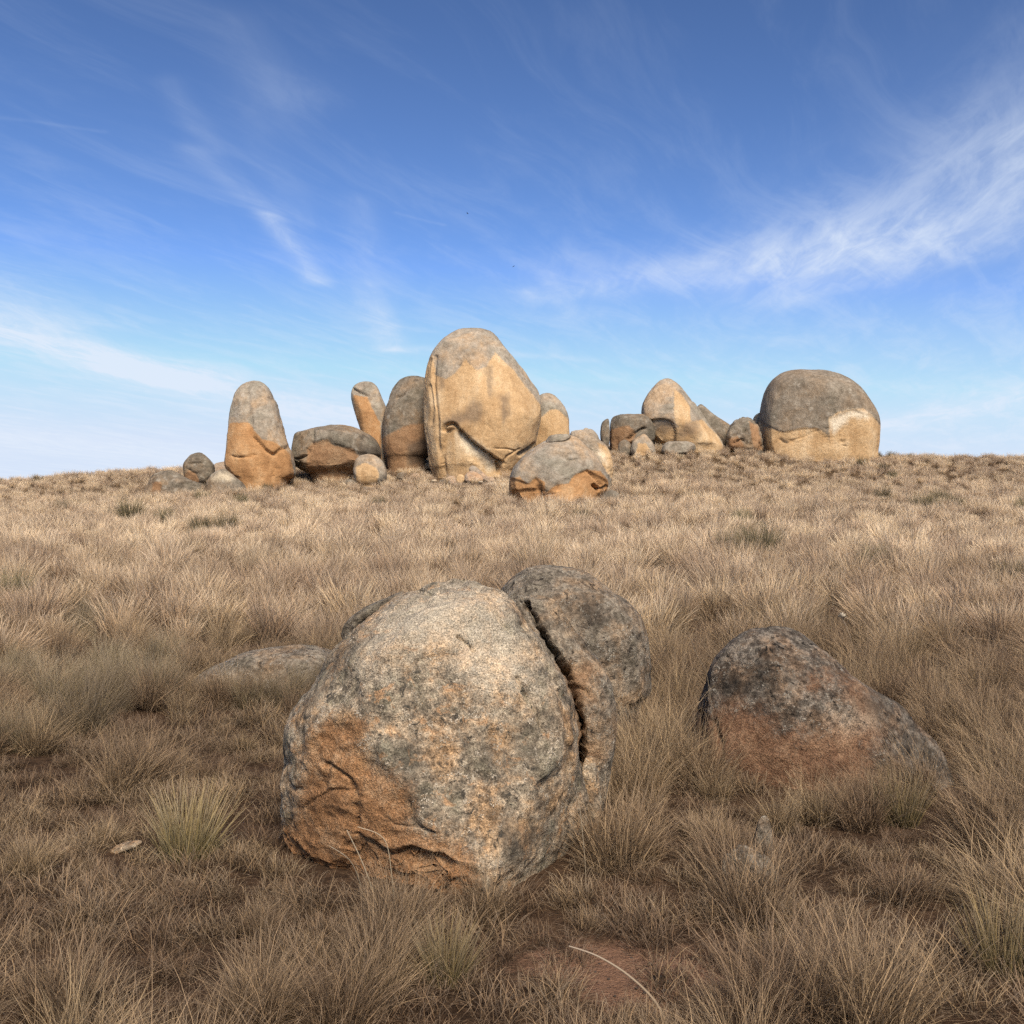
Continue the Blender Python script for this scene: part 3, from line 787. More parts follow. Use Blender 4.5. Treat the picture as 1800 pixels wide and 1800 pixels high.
# --- boulders in the foreground
big = rock('cracked_boulder', 'large lichen-crusted granite boulder with orange flank and undercut, in the foreground', 'boulder',
     Z4([(52, 1250), (55, 1150), (62, 1000), (75, 850), (100, 740), (160, 650), (230, 560), (280, 440), (340, 350), (420, 270), (520, 190), (620, 140), (720, 110), (820, 85), (890, 68), (950, 80), (1010, 115), (1080, 140), (1140, 190), (1190, 270), (1260, 380), (1330, 480), (1380, 570), (1410, 660), (1435, 780), (1440, 900), (1460, 1000), (1485, 1120), (1485, 1220), (1460, 1290), (1400, 1340), (1300, 1400), (1100, 1430), (800, 1440), (300, 1430), (130, 1400), (75, 1330)]),
     4.55, M_BIG, depth=.98, nr=330, nt=400, amp=.035, seed=40, unit=26, rough=.017, ridge=.012, pit=.016, expo=2.25, facets=6, wedge=(.40, .42),
     stain=[Z4([(150, 1010), (150, 900), (190, 820), (260, 750), (330, 760), (440, 740), (440, 800), (390, 860), (440, 930), (540, 1000), (640, 1060), (655, 1150), (640, 1230), (700, 1250), (800, 1290), (880, 1350), (930, 1430), (960, 1520), (980, 1700), (40, 1700), (30, 1250), (110, 1200)])],
     dark_and_shade=[Z4([(590, 850), (640, 840), (690, 900), (690, 1010), (640, 1030), (590, 960)]), Z4([(970, 860), (1030, 820), (1060, 880), (1040, 960), (980, 940)]), Z4([(1090, 790), (1140, 780), (1135, 850), (1100, 850)]),
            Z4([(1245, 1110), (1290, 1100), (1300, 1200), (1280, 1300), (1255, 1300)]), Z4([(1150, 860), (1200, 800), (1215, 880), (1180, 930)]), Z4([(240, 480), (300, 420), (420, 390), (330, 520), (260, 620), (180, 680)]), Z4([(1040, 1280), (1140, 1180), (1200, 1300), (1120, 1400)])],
     chalk=[Z4([(640, 170), (900, 90), (1060, 180), (1160, 330), (1240, 560), (1100, 620), (930, 600), (800, 450), (620, 420), (470, 560), (400, 520), (470, 330)]), Z4([(880, 460), (960, 400), (1040, 440), (1000, 520), (900, 560)]), Z4([(800, 130), (900, 100), (950, 180), (860, 210)]), Z4([(1180, 560), (1230, 550), (1240, 600), (1200, 620)]), Z4([(480, 480), (580, 450), (540, 560), (470, 560)])],
     grooves=[(Z4([(392, 1270), (392, 1160), (385, 1080), (340, 1010), (250, 950)]), 2.4, .022), (Z4([(150, 1160), (250, 1080), (380, 1080)]), 2.0, .012),
              (Z4([(390, 1290), (480, 1335), (540, 1368), (650, 1352), (760, 1382), (850, 1425), (920, 1485), (980, 1550)]), 3.0, .03),
              (Z4([(865, 355), (935, 432)]), 1.8, .025), (Z4([(1145, 555), (1180, 640), (1215, 700), (1265, 805)]), 2.0, .025), (Z4([(640, 1130), (650, 1200), (690, 1250), (760, 1270)]), 2.4, .015),
              (Z4([(330, 1340), (335, 1280), (390, 1230)]), 1.8, .012), (Z4([(1000, 180), (1060, 280), (1120, 360)]), 2.2, .015), (Z4([(690, 150), (740, 160)]), 2.5, .02),
              (Z4([(1170, 300), (1250, 430), (1300, 540), (1350, 640)]), 3.5, .018), (Z4([(230, 830), (260, 920), (240, 1060)]), 2.0, .010), (Z4([(500, 1180), (560, 1230), (640, 1240)]), 2.0, .010)],
     steps=[(Z4([(390, 1300), (540, 1368), (650, 1352), (760, 1382), (860, 1432), (980, 1560), (1000, 1800), (200, 1800), (300, 1440)]), 10, -.035),
            (Z4([(150, 1010), (150, 900), (190, 820), (260, 750), (440, 740), (440, 800), (390, 860), (440, 930), (640, 1060), (650, 1200), (760, 1280), (880, 1370), (960, 1540), (950, 1800), (20, 1800), (30, 1250), (110, 1200)]), 9, -.012)])
rock('flake', None, None, Z4([(330, 372), (340, 310), (400, 248), (480, 203), (560, 168), (620, 150), (600, 190), (530, 240), (440, 290), (380, 350)]), 4.80, M_MID, depth=1.2, nr=40, nt=80, amp=.06, seed=41, facets=3, parent=big, sink=.05, pit=.02)
rock('split_boulder', 'narrow slab split from the large foreground boulder by a deep dark crack', 'boulder',
     Z4([(1090, 420), (1110, 240), (1150, 185), (1210, 165), (1290, 172), (1340, 210), (1390, 300), (1450, 390), (1520, 470), (1570, 560), (1598, 680), (1600, 800), (1585, 930), (1560, 1060), (1500, 1150), (1300, 1150), (1150, 900), (1100, 640)]),
     4.93, M_MID, depth=.62, nr=220, nt=260, amp=.04, seed=42, unit=22, ridge=.008, pit=.015,
     stain=[Z4([(1350, 500), (1480, 520), (1480, 640), (1440, 800), (1500, 900), (1440, 950), (1380, 700)])],
     grooves=[(Z4([(1150, 170), (1195, 230), (1265, 350), (1340, 460), (1390, 560), (1420, 660), (1440, 780), (1446, 920), (1462, 1010), (1480, 1100)]), 3.0, .18), (Z4([(1410, 590), (1450, 610), (1470, 640)]), 2, .02), (Z4([(1340, 200), (1400, 330), (1470, 430)]), 2.5, .02)])
rock('rear_boulder', 'brown speckled rounded boulder behind the crack of the large foreground boulder', 'boulder',
     Z4([(1030, 260), (1060, 160), (1100, 105), (1150, 72), (1220, 45), (1330, 38), (1440, 55), (1540, 110), (1620, 170), (1680, 230), (1720, 310), (1745, 400), (1750, 520), (1720, 640), (1400, 680), (1100, 640), (1030, 450)]),
     6.35, M_MID, depth=.80, nr=200, nt=240, amp=.04, seed=43, unit=22, pit=.012,
     dark_and_shade=[Z4([(1360, 200), (1500, 210), (1540, 330), (1440, 340)])])
rock('wedge_stone', 'small grey wedge of stone at the right foot of the large foreground boulder', 'stone',
     Z4([(1435, 1000), (1450, 930), (1475, 910), (1500, 940), (1520, 1030), (1530, 1130), (1525, 1190), (1490, 1220), (1450, 1180)]), 4.62, M_BIG, depth=1.0, nr=70, nt=80, amp=.05, seed=44, unit=20, foot=.8)
rock('low_rock', 'low grey whaleback rock in the grass behind the large foreground boulder', 'rock',
     Z6([(930, 560), (970, 470), (1000, 440), (1060, 400), (1150, 350), (1260, 310), (1380, 290), (1500, 283), (1600, 287), (1690, 320), (1760, 400), (1780, 520), (1700, 600), (1300, 620), (1000, 610)]), 7.9, M_MID, depth=.6, nr=130, nt=220, amp=.05, seed=45, unit=16, pit=.01)
rock('mottled_boulder', 'dark mottled boulder sunk in long grass, right of the large cracked boulder', 'boulder',
     Z5([(205, 640), (225, 480), (240, 380), (270, 290), (320, 220), (400, 150), (480, 110), (570, 105), (670, 115), (740, 155), (800, 215), (860, 270), (960, 350), (1060, 410), (1150, 460), (1230, 540), (1310, 620), (1370, 700), (1410, 780), (1440, 860), (1430, 930), (1300, 980), (900, 1000), (400, 980), (220, 900), (190, 780)]),
     5.7, M_DARK, depth=.65, nr=230, nt=290, amp=.05, seed=46, unit=26, rough=.016, pit=.012,
     stain=[Z5([(180, 560), (300, 520), (420, 480), (520, 530), (600, 620), (850, 600), (1000, 560), (1100, 600), (1080, 800), (900, 1200), (150, 1200)]), Z5([(930, 380), (1020, 410), (1060, 560), (1000, 560), (960, 450)]), Z5([(760, 350), (850, 350), (840, 390), (760, 400)])],
     chalk=[Z5([(900, 530), (980, 520), (1050, 560), (960, 600)])], dark_and_shade=[Z5([(300, 340), (420, 330), (560, 300), (640, 360), (560, 420), (380, 420)]), Z5([(1050, 470), (1150, 480), (1250, 560), (1330, 700), (1400, 780), (1300, 720), (1180, 580)]), Z5([(190, 560), (260, 540), (280, 900), (180, 900)])],
     grooves=[(Z5([(300, 560), (330, 700), (340, 900)]), 3.5, .03), (Z5([(230, 520), (240, 640), (250, 820)]), 4, .03)])
rock('post_stone', 'small upright grey stone in front of the dark mottled boulder', 'stone',
     Z5([(490, 1180), (505, 1070), (530, 1022), (558, 1025), (575, 1080), (582, 1180), (575, 1260), (510, 1260)]), 4.45, M_MID, depth=.8, nr=70, nt=60, amp=.04, seed=47, unit=14, foot=.6)
rock('block_stone', 'broken grey stone half buried in grass beside the small upright stone', 'stone',
     Z5([(320, 1360), (335, 1250), (400, 1185), (460, 1160), (520, 1180), (570, 1200), (590, 1300), (560, 1400), (400, 1430)]), 4.2, M_MID, depth=.6, nr=60, nt=80, amp=.14, seed=48, unit=14, facets=22, foot=.6, expo=3.5, ridge=.05)
rock('pale_stone', 'small pale grey stone in the short grass left of the large foreground boulder', 'stone',
     Z6([(265, 1370), (295, 1312), (350, 1295), (385, 1320), (385, 1380), (330, 1400)]), 4.45, M_BIG, depth=.7, nr=40, nt=60, amp=.06, seed=49, unit=14, facets=8, foot=.8)
rock('flat_stone', 'thin flat pale stone lying left of the spiky green tussock', 'stone',
     Z6([(545, 1305), (585, 1268), (650, 1250), (705, 1240), (712, 1262), (640, 1295), (580, 1312)]), 4.5, M_BIG, depth=1.0, nr=24, nt=60, amp=.05, seed=60, unit=14, facets=4, foot=.8, snap=.25)


# ------------------------------------------------------------------ grass
def blades(n, h, r0, spread, droop, width, seg, rs, hvar=.45, mess=0.3, wind=0.0):
    """n curved tapering blades; returns verts, tri/quad strips, per-vertex (t, random)"""
    a = rs.uniform(0, 2 * np.pi, n)
    r = r0 * np.sqrt(rs.uniform(0, 1, n))
    b = np.stack([r * np.cos(a), r * np.sin(a), np.full(n, -0.02)], -1)
    az = a + rs.normal(0, 0.7 + mess, n)
    th = np.abs(rs.normal(0, spread, n)) * (0.4 + 0.6 * r / r0) + rs.uniform(0, .12, n)
    L = h * (1 - hvar * rs.uniform(0, 1, n) ** 1.3) * (1 - 0.25 * np.minimum(th, 1))
    dr = droop * rs.uniform(.2, 1.5, n)
    tw = rs.normal(0, mess, n)
    wd = width * rs.uniform(.6, 1.35, n)
    sv = rs.uniform(0, 2 * np.pi, n)
    pts, p = [b], b.copy()
    for k in range(seg):
        s = (k + .5) / seg
        t_ = np.minimum(th + dr * s ** 1.4, 2.2)
        az_ = az + tw * s
        d = np.stack([np.sin(t_) * np.cos(az_) + wind * s, np.sin(t_) * np.sin(az_), np.cos(t_)], -1)
        d /= np.linalg.norm(d, axis=1)[:, None]
        p = p + d * (L / seg)[:, None]
        p[:, 2] = np.maximum(p[:, 2], 0.004)
        pts.append(p.copy())
    pts = np.array(pts)                                   # seg+1, n, 3
    side = np.stack([np.cos(sv), np.sin(sv), np.zeros(n)], -1)
    taper = np.array([0.9, 1.0, .85, .6, .35, .2])[:seg] if seg <= 6 else 1 - np.arange(seg) / seg
    V, T, Rn = [], [], []
    rnd = rs.uniform(0, 1, n)
    for k in range(seg):
        for sgn in (-1, 1):
            V.append(pts[k] + side * (sgn * wd * taper[k] / 2)[:, None])
            T.append(np.full(n, k / seg)); Rn.append(rnd)
    V.append(pts[seg]); T.append(np.ones(n)); Rn.append(rnd)
    V = np.concatenate(V)
    idx = lambda k, s: (2 * k + s) * n + np.arange(n)
    F = []
    for k in range(seg - 1):
        F.append(np.stack([idx(k, 0), idx(k, 1), idx(k + 1, 1)], -1))
        F.append(np.stack([idx(k, 0), idx(k + 1, 1), idx(k + 1, 0)], -1))
    F.append(np.stack([idx(seg - 1, 0), idx(seg - 1, 1), 2 * seg * n + np.arange(n)], -1))
    return V, np.concatenate(F), np.concatenate(T), np.concatenate(Rn)


def grass_material(name, root, mid, tip, alt, patch=0.55, vary=0.42):
    m, N = new_mat(name)
    g = lambda a: N.new('ShaderNodeAttribute', attribute_name=a).outputs['Fac']
    t, r = g('along'), g('blade')
    pos = N.new('ShaderNodeNewGeometry').outputs['Position']
    oi = N.new('ShaderNodeObjectInfo').outputs['Random']
    col = N.ramp(t, [(0.0, root), (0.35, mid), (0.9, tip)])  # dark roots: plant colour, deepened to stand in for shadow between tussocks
    col = N.mix(N.math('MULTIPLY', N.step(r, .55, .95), 0.8), col, alt)
    big = N.noise(pos, 0.28, 4, 0.6)
    v = N.math('ADD', 0.66, N.math('MULTIPLY', r, 0.42))
    v = N.math('ADD', v, N.math('MULTIPLY', N.math('SUBTRACT', oi, 0.5), vary))
    v = N.math('MULTIPLY', v, N.math('ADD', 1.0, N.math('MULTIPLY', N.math('SUBTRACT', big, 0.5), patch * 2)))
    col = N.new('ShaderNodeHueSaturation', {'Color': col, 'Value': v, 'Hue': N.math('ADD', 0.494, N.math('MULTIPLY', oi, 0.014)), 'Saturation': N.math('ADD', 0.74, N.math('MULTIPLY', r, 0.22))}).outputs[0]
    d = N.new('ShaderNodeBsdfDiffuse', {'Color': col})
    tr = N.new('ShaderNodeBsdfTranslucent', {'Color': col})
    mx = N.new('ShaderNodeMixShader', {0: 0.14, 1: d.outputs[0], 2: tr.outputs[0]})
    N.new('ShaderNodeOutputMaterial', {'Surface': mx.outputs[0]})
    return m


G_STRAW = grass_material('straw_grass', (.026, .016, .008), (.135, .083, .041), (.385, .26, .145), (.41, .285, .165))
G_GREY = grass_material('grey_grass', (.050, .038, .018), (.175, .128, .070), (.38, .285, .175), (.20, .155, .083))
G_BROWN = grass_material('brown_grass', (.024, .015, .008), (.125, .078, .043), (.36, .25, .148), (.28, .185, .105))
G_GREEN = grass_material('green_grass', (.075, .062, .022), (.20, .158, .062), (.43, .315, .165), (.26, .195, .085))
G_OLIVE = grass_material('olive_grass', (.060, .052, .024), (.15, .12, .058), (.30, .23, .13), (.12, .105, .048))
G_FAR = grass_material('hill_grass', (.07, .044, .023), (.40, .27, .153), (.82, .62, .40), (.58, .40, .24), patch=.38, vary=.55)
G_MID = grass_material('slope_grass', (.055, .036, .019), (.30, .20, .112), (.64, .465, .29), (.46, .31, .18), patch=.45)
G_STALK = grass_material('stalk', (.30, .22, .13), (.42, .32, .20), (.52, .41, .28), (.44, .34, .22))


def tuft_mesh(name, mat, seed, layers):
    rs = np.random.default_rng(seed)
    V, F, T, R_ = [], [], [], []
    o = 0
    for kw in layers:
        v, f, t, r = blades(rs=rs, **kw)
        V.append(v); F.append(f + o); T.append(t); R_.append(r)
        o += len(v)
    me = quad_mesh(name, np.concatenate(V), np.concatenate(F), False)
    attr(me, 'along', np.concatenate(T)); attr(me, 'blade', np.concatenate(R_))
    me.materials.append(mat)
    return me


KINDS = {}
KINDS['straw'] = [tuft_mesh('straw_tussock', G_STRAW, 100 + k, [dict(n=520, h=.40 + .06 * (k % 3), r0=.11, spread=.62, droop=.85, width=.0027, seg=5, mess=.55, hvar=.6, wind=.14 * (k % 3 - 1)),
                                                               dict(n=220, h=.22, r0=.15, spread=1.0, droop=1.3, width=.0025, seg=4, mess=1.2),
                                                               dict(n=16, h=.66, r0=.08, spread=.55, droop=.9, width=.0026, seg=5, mess=.5)]) for k in range(6)]
KINDS['grey'] = [tuft_mesh('grey_tussock', G_GREY, 120 + k, [dict(n=640, h=.42, r0=.11, spread=.45, droop=.6, width=.0021, seg=5, hvar=.6, mess=.4),
                                                            dict(n=160, h=.20, r0=.14, spread=.9, droop=1.0, width=.003, seg=4, mess=.7)]) for k in range(3)]
KINDS['brown'] = [tuft_mesh('brown_tussock', G_BROWN, 140 + k, [dict(n=190, h=.19, r0=.11, spread=.75, droop=1.0, width=.0028, seg=4, mess=.8),
                                                               dict(n=90, h=.17, r0=.17, spread=1.4, droop=1.0, width=.0028, seg=4, mess=1.4)]) for k in range(5)]
KINDS['green'] = [tuft_mesh('green_tussock', G_GREEN, 160 + k, [dict(n=420, h=.27, r0=.055, spread=.40, droop=.28, width=.0024, seg=4, mess=.15, hvar=.62)]) for k in range(2)]
KINDS['olive'] = [tuft_mesh('olive_tussock', G_OLIVE, 170 + k, [dict(n=420, h=.45, r0=.12, spread=.5, droop=.4, width=.006, seg=4)]) for k in range(2)]
KINDS['far'] = [tuft_mesh('hill_tussock', G_FAR, 180 + k, [dict(n=230, h=.34 + .05 * (k % 3), r0=.15, spread=.55, droop=.65, width=.0065, seg=4, wind=.10),
                                                          dict(n=60, h=.18, r0=.2, spread=.9, droop=1.0, width=.008, seg=3, mess=.6)]) for k in range(6)]
KINDS['mid'] = [tuft_mesh('slope_tussock', G_MID, 200 + k, [dict(n=340, h=.44, r0=.13, spread=.50, droop=.65, width=.0044, seg=4, wind=.10 * (k % 2)),
                                                             dict(n=110, h=.2, r0=.16, spread=.9, droop=1.1, width=.005, seg=3, mess=.7)]) for k in range(4)]


def tilt_euler(yaw, lx, ly):
    """yaw about z, then a lean towards (lx, ly)"""
    ang = math.hypot(lx, ly)
    R = Matrix.Rotation(yaw, 4, 'Z')
    if ang > 1e-4:
        R = Matrix.Rotation(ang, 4, Vector((-ly, lx, 0))) @ R
    return R.to_euler()


def blocked(x, y, margin=0.0):
    b = np.zeros(len(x), bool)
    for fx, fy, rx, ry in FOOT:
        b |= ((x - fx) / (rx + margin)) ** 2 + ((y - fy) / (ry + margin)) ** 2 < 1
    return b


def jitter_grid(x0, x1, y0, y1, step, seed):
    r = np.random.default_rng(seed)
    X, Y = np.meshgrid(np.arange(x0, x1, step), np.arange(y0, y1, step))
    x = X.ravel() + r.uniform(-.55, .55, X.size) * step
    y = Y.ravel() + r.uniform(-.55, .55, X.size) * step
    return x, y, r


def noise2(x, y, s, o=0):
    return fbm(np.stack([x * s + o, y * s - o, np.full(len(x), .37 + o)], -1), 3)


items = []      # (kind, variant, x, y, scale, yaw, leanx, leany)
in_view = lambda x, y, m=1.0: (np.abs(x) < 0.72 * y + m)
patch_d = lambda x, y: np.hypot((x - PATCH[0]) / .30, (y - PATCH[1]) / .23)

# near field: long tussocks and short thatch
x, y, r = jitter_grid(-9, 9, 1.75, 11.5, .30, 1)
fade = r.uniform(0, 1, len(x)) > (y - 8.5) / 3
n1, n2 = noise2(x, y, .8), noise2(x, y, .55, 9)
short = smooth(-(np.hypot((x + 1.55) / 1.25, (y - 4.25) / 1.05) - 1), -.25, .25)      # worn short turf left of the boulder
short = np.maximum(short, .75 * smooth(-(np.hypot((x - .75) / .9, (y - 3.75) / .45) - 1), -.3, .3))
short = np.maximum(short, .9 * smooth(-(np.hypot((x + 1.85) / .95, (y - 6.3) / .7) - 1), -.25, .25))
keep = fade & in_view(x, y) & ~blocked(x, y, .02) & (patch_d(x, y) > 1.25) & (r.uniform(0, 1, len(x)) < .88 - .30 * short + .25 * n1)
keep &= ~((y < 2.3) & (np.abs(x) < .5))
for k in np.where(keep)[0]:
    kind = 'grey' if n2[k] > .12 and x[k] < -.8 and y[k] > 4.4 else 'straw'
    if n1[k] < -.22 and r.uniform() < .7 or (short[k] > .5 and r.uniform() < .72):
        kind = 'brown'
    sc_ = r.uniform(.65, 1.12) * (1 - .42 * short[k] if kind != 'brown' else r.uniform(.9, 1.35)) * (0.85 if y[k] < 2.9 else 1.0)
    ln = -np.tanh(x[k] / 2.2) * (.42 if x[k] > 0 else .28)
    if x[k] > 1.2 and y[k] > 3.5:
        sc_ *= 1.15
    items.append((kind, r.integers(len(KINDS[kind])), x[k], y[k], sc_, r.uniform(0, 6.28), ln + r.normal(0, .10), r.normal(.02, .10)))
x, y, r = jitter_grid(-8, 8, 1.7, 9.5, .155, 2)
keep = in_view(x, y) & ~blocked(x, y, -.02) & (patch_d(x, y) > .85 + .30 * r.normal(0, 1, len(x))) & (r.uniform(0, 1, len(x)) < .66 + .9 * noise2(x, y, 2.2, 5))
for k in np.where(keep)[0]:
    items.append(('thatch', r.integers(5), x[k], y[k], r.uniform(.5, 1.0), r.uniform(0, 6.28), r.normal(0, .15), r.normal(0, .15)))
# slope between
x, y, r = jitter_grid(-17, 17, 8.5, 21, .50, 3)
keep = in_view(x, y) & ~blocked(x, y, .05) & (r.uniform(0, 1, len(x)) < .9)
n2 = noise2(x, y, .35, 4)
for k in np.where(keep)[0]:
    kind = 'mid' if r.uniform() < 1 - (y[k] - 13) / 9 else 'far'
    if y[k] < 11.5 and r.uniform() > (y[k] - 8.5) / 3:
        continue
    if n2[k] > .42 and r.uniform() < .45:
        kind = 'olive'
    items.append((kind, r.integers(len(KINDS[kind])), x[k], y[k], r.uniform(.85, 1.65), r.uniform(0, 6.28), -np.tanh(x[k] / 5) * .22 + r.normal(0, .1), r.normal(0, .1)))
# hillside up to and over the crest
x, y, r = jitter_grid(-44, 44, 20.5, 60, .58, 4)
keep = in_view(x, y, 2) & ~blocked(x, y, .05) & (r.uniform(0, 1, len(x)) < .95)
n2 = noise2(x, y, .22, 2)
pave = (np.abs(x + 2.6) < 5.2 + n2) & (np.abs(y - 41.2 - .12 * x) < .55 + n2 * .8)      # trampled grit below the giant boulder
for k in np.where(keep)[0]:
    if pave[k] and r.uniform() < .9:
        items.append(('thatch', r.integers(5), x[k], y[k], r.uniform(.6, .9), r.uniform(0, 6.28), 0, 0))
        continue
    kind = 'olive' if (n2[k] > .45 and r.uniform() < .25) or r.uniform() < .012 else 'far'
    s_ = r.uniform(.75, 1.6) * (.85 if y[k] > 38 else 1)
    items.append((kind, r.integers(len(KINDS[kind])), x[k], y[k], s_, r.uniform(0, 6.28), .10 + r.normal(0, .1), r.normal(0, .1)))

items = [i for i in items if i[0] == 'thatch' or not (abs(i[2] - PATCH[0] * i[3] / PATCH[1]) < .24 and PATCH[1] - .75 < i[3] < PATCH[1])]
items = [i[:4] + (i[4] * .72,) + i[5:] if 1.0 < i[2] < 2.35 and 4.55 < i[3] < 5.3 else i for i in items]
# spiky green tussocks and dark clumps that stand out in the picture
lone = []
for px, py, s_, kind, lab in [(482, 1345, 1.55, 'green', 'spiky yellow-green tussock left of the large foreground boulder'),
                              (815, 1500, 1.05, 'green', 'small spiky green tussock in front of the large foreground boulder'),
                              (1528, 1490, 1.35, 'green', 'spiky yellow-green tussock in long straw grass beyond the bare red soil'),
                              (1400, 1300, 1.3, 'green', 'green-based tussock against the right foot of the dark mottled boulder'),
                              (410, 913, 2.1, 'olive', 'dark olive tussock alone on the pale hillside below the sprawling rock'),
                              (1215, 962, 1.9, 'olive', 'largest dark olive tussock on the pale slope below the peaked boulder'),
                              (1180, 955, 1.4, 'olive', 'dark olive tussock beside the largest dark one on the pale slope'),
                              (1428, 902, 1.9, 'olive', 'round dark olive tussock alone on the slope below the great dome'),
                              (1365, 975, 1.3, 'olive', 'small dark olive tussock on the slope behind the dark mottled boulder'),
                              (255, 1020, 1.3, 'olive', 'dark brown-olive tussock on the slope beyond the grey tussocks'),
                              (345, 1185, 1.25, 'grey', 'big soft grey tussock on the slope left of the whaleback rock'),
                              (450, 1140, 1.1, 'grey', 'soft grey tussock beside the left end of the whaleback rock'),
                              (262, 1205, 1.0, 'grey', 'soft grey tussock beside the big grey tussock'),
                              (1078, 1248, 1.30, 'straw', 'straw tussock springing up between the split slab and the rear boulder'),
                              (1050, 1272, .95, 'straw', 'straw tussock hugging the outer side of the split slab'),
                              (1112, 1225, 1.3, 'straw', 'straw tussock masking the right foot of the rear boulder'),
                              (1205, 1425, 1.05, 'straw', 'long straw tussock leaning before the broken grey stone'),
                              (560, 1150, .8, 'grey', 'grey tussock half covering the middle of the whaleback rock'),
                              (635, 1150, .75, 'straw', 'straw tussock between the whaleback rock and the large foreground boulder'),
                              (1290, 1298, .75, 'straw', 'straw tussock before the middle of the dark mottled boulder'),
                              (1345, 1305, .78, 'straw', 'straw tussock before the right half of the dark mottled boulder'),
                              (1150, 1255, 1.0, 'straw', 'straw tussock at the left foot of the dark mottled boulder'),
                              (1540, 1000, 1.3, 'olive', 'dark brown tussock on the slope far right of the dark mottled boulder')]:
    p = ground_at(px, py)
    lone.append((kind, lab, p, s_))
    if kind == 'green':      # keep the view of them open
        items = [i for i in items if i[0] == 'thatch' or not (abs(i[2] - p[0] * i[3] / p[1]) < .20 and p[1] - .75 < i[3] < p[1] + .12)]


def nearest_landmark(x, y):
    if math.hypot(x - PATCH[0], y - PATCH[1]) < .75:
        return 'at the edge of the bare red soil'
    best, lab = 9, ''
    for (fx, fy, rx, ry), nm in zip(MARKS, MARKN):
        d = math.hypot(max(abs(x - fx) - rx, 0), max(abs(y - fy) - ry, 0))
        if d < best:
            best, lab = d, nm
    if best < .45:
        return lab
    if y < 3.4:
        return 'in the tangle before the foreground boulder'
    if x < 0:
        return 'in the worn turf left of the foreground boulder' if y < 5.3 else ('on the slope beyond the worn turf' if y < 7.5 else 'well up the slope beyond the whaleback rock')
    return 'between the bare red soil and the dark mottled boulder' if y < 4.9 and x < 1.6 else 'right of the dark mottled boulder' if y < 6.5 else 'on the slope behind the dark mottled boulder' if y < 8 else 'well up the slope beyond the mottled boulder'


MARKS, MARKN = [], []
for o in COL.objects:
    nm = {'cracked_boulder': 'close against the large foreground boulder', 'mottled_boulder': 'close against the dark mottled boulder', 'low_rock': 'beside the low whaleback rock',
          'rear_boulder': 'beside the brown speckled rear boulder'}.get(o.name)
    if nm:
        bb = np.array([o.matrix_basis @ Vector(c) for c in o.bound_box])
        lo, hi = bb.min(0), bb.max(0)
        MARKS.append(((lo[0] + hi[0]) / 2, (lo[1] + hi[1]) / 2, (hi[0] - lo[0]) / 2, (hi[1] - lo[1]) / 2)); MARKN.append(nm)

proto = {}      # mesh name -> first object using it
DESC = {'straw': 'dry straw-coloured grass tussock ', 'grey': 'soft grey-olive grass tussock ', 'brown': 'matted brown grass tuft ', 'green': '', 'olive': '', 'far': 'pale dry tussock high on the hillside', 'mid': 'dry straw tussock midway up the slope'}


def place(kind, variant, x, y, s_, rot, label, group):
    me = KINDS[kind][variant]
    o = bpy.data.objects.new(me.name.split('.')[0], me)
    o.location = (x, y, float(ground_z(np.array([x]), np.array([y]))[0]))
    o.rotation_euler = rot
    o.scale = (s_, s_, s_ * (1.0))
    link(o, label=label, category='grass tussock', group=group)
    proto.setdefault((kind, int(variant)), o)
    return o


for k, (kind, lab, p, s_) in enumerate(lone):
    place(kind, k % len(KINDS[kind]), p[0], p[1], s_, tilt_euler(k * 1.7, 0, 0), lab, None)

xs = np.array([i[2] for i in items]); ys = np.array([i[3] for i in items])
zs_ = ground_z(xs, ys)
px, py = project(np.stack([xs, ys, zs_ + .1], -1))
vis = (px > 235) & (px < 1565) & (py < 1580)
size = np.array([{'straw': 1, 'grey': 1, 'brown': .7}.get(i[0], 0) * i[4] / i[3] for i in items]) * vis
order = np.argsort(-size)[:270]
chosen = set(int(k) for k in order if size[k] > 0)
for k in chosen:
    kind, va, x, y, s_, yaw, lx, ly = items[k]
    lab = (('wide ' if kind == 'brown' else 'tall ') if s_ > .98 else 'small ' if s_ < .78 else 'mid-sized ') + ('leaning ' if math.hypot(lx, ly) > .3 else '') + DESC[kind] + nearest_landmark(x, y)
    place(kind, va, x, y, s_, tilt_euler(yaw, lx, ly), lab, lab.replace(' tussock', ' tussocks').replace(' tuft ', ' tufts '))
for kind, va in [(i[0], int(i[1])) for i in items]:
    if kind != 'thatch' and (kind, va) not in proto:
        k = next(j for j, i in enumerate(items) if i[0] == kind and i[1] == va and j not in chosen and vis[j])
        chosen.add(k)
        i = items[k]
        lab = DESC[kind] if kind in ('far', 'mid') else ('dark olive tussock on the pale slope' if kind == 'olive' else DESC[kind] + nearest_landmark(i[2], i[3]))
        place(kind, va, i[2], i[3], i[4], tilt_euler(*i[5:8]), lab, 'tussocks on the slope')

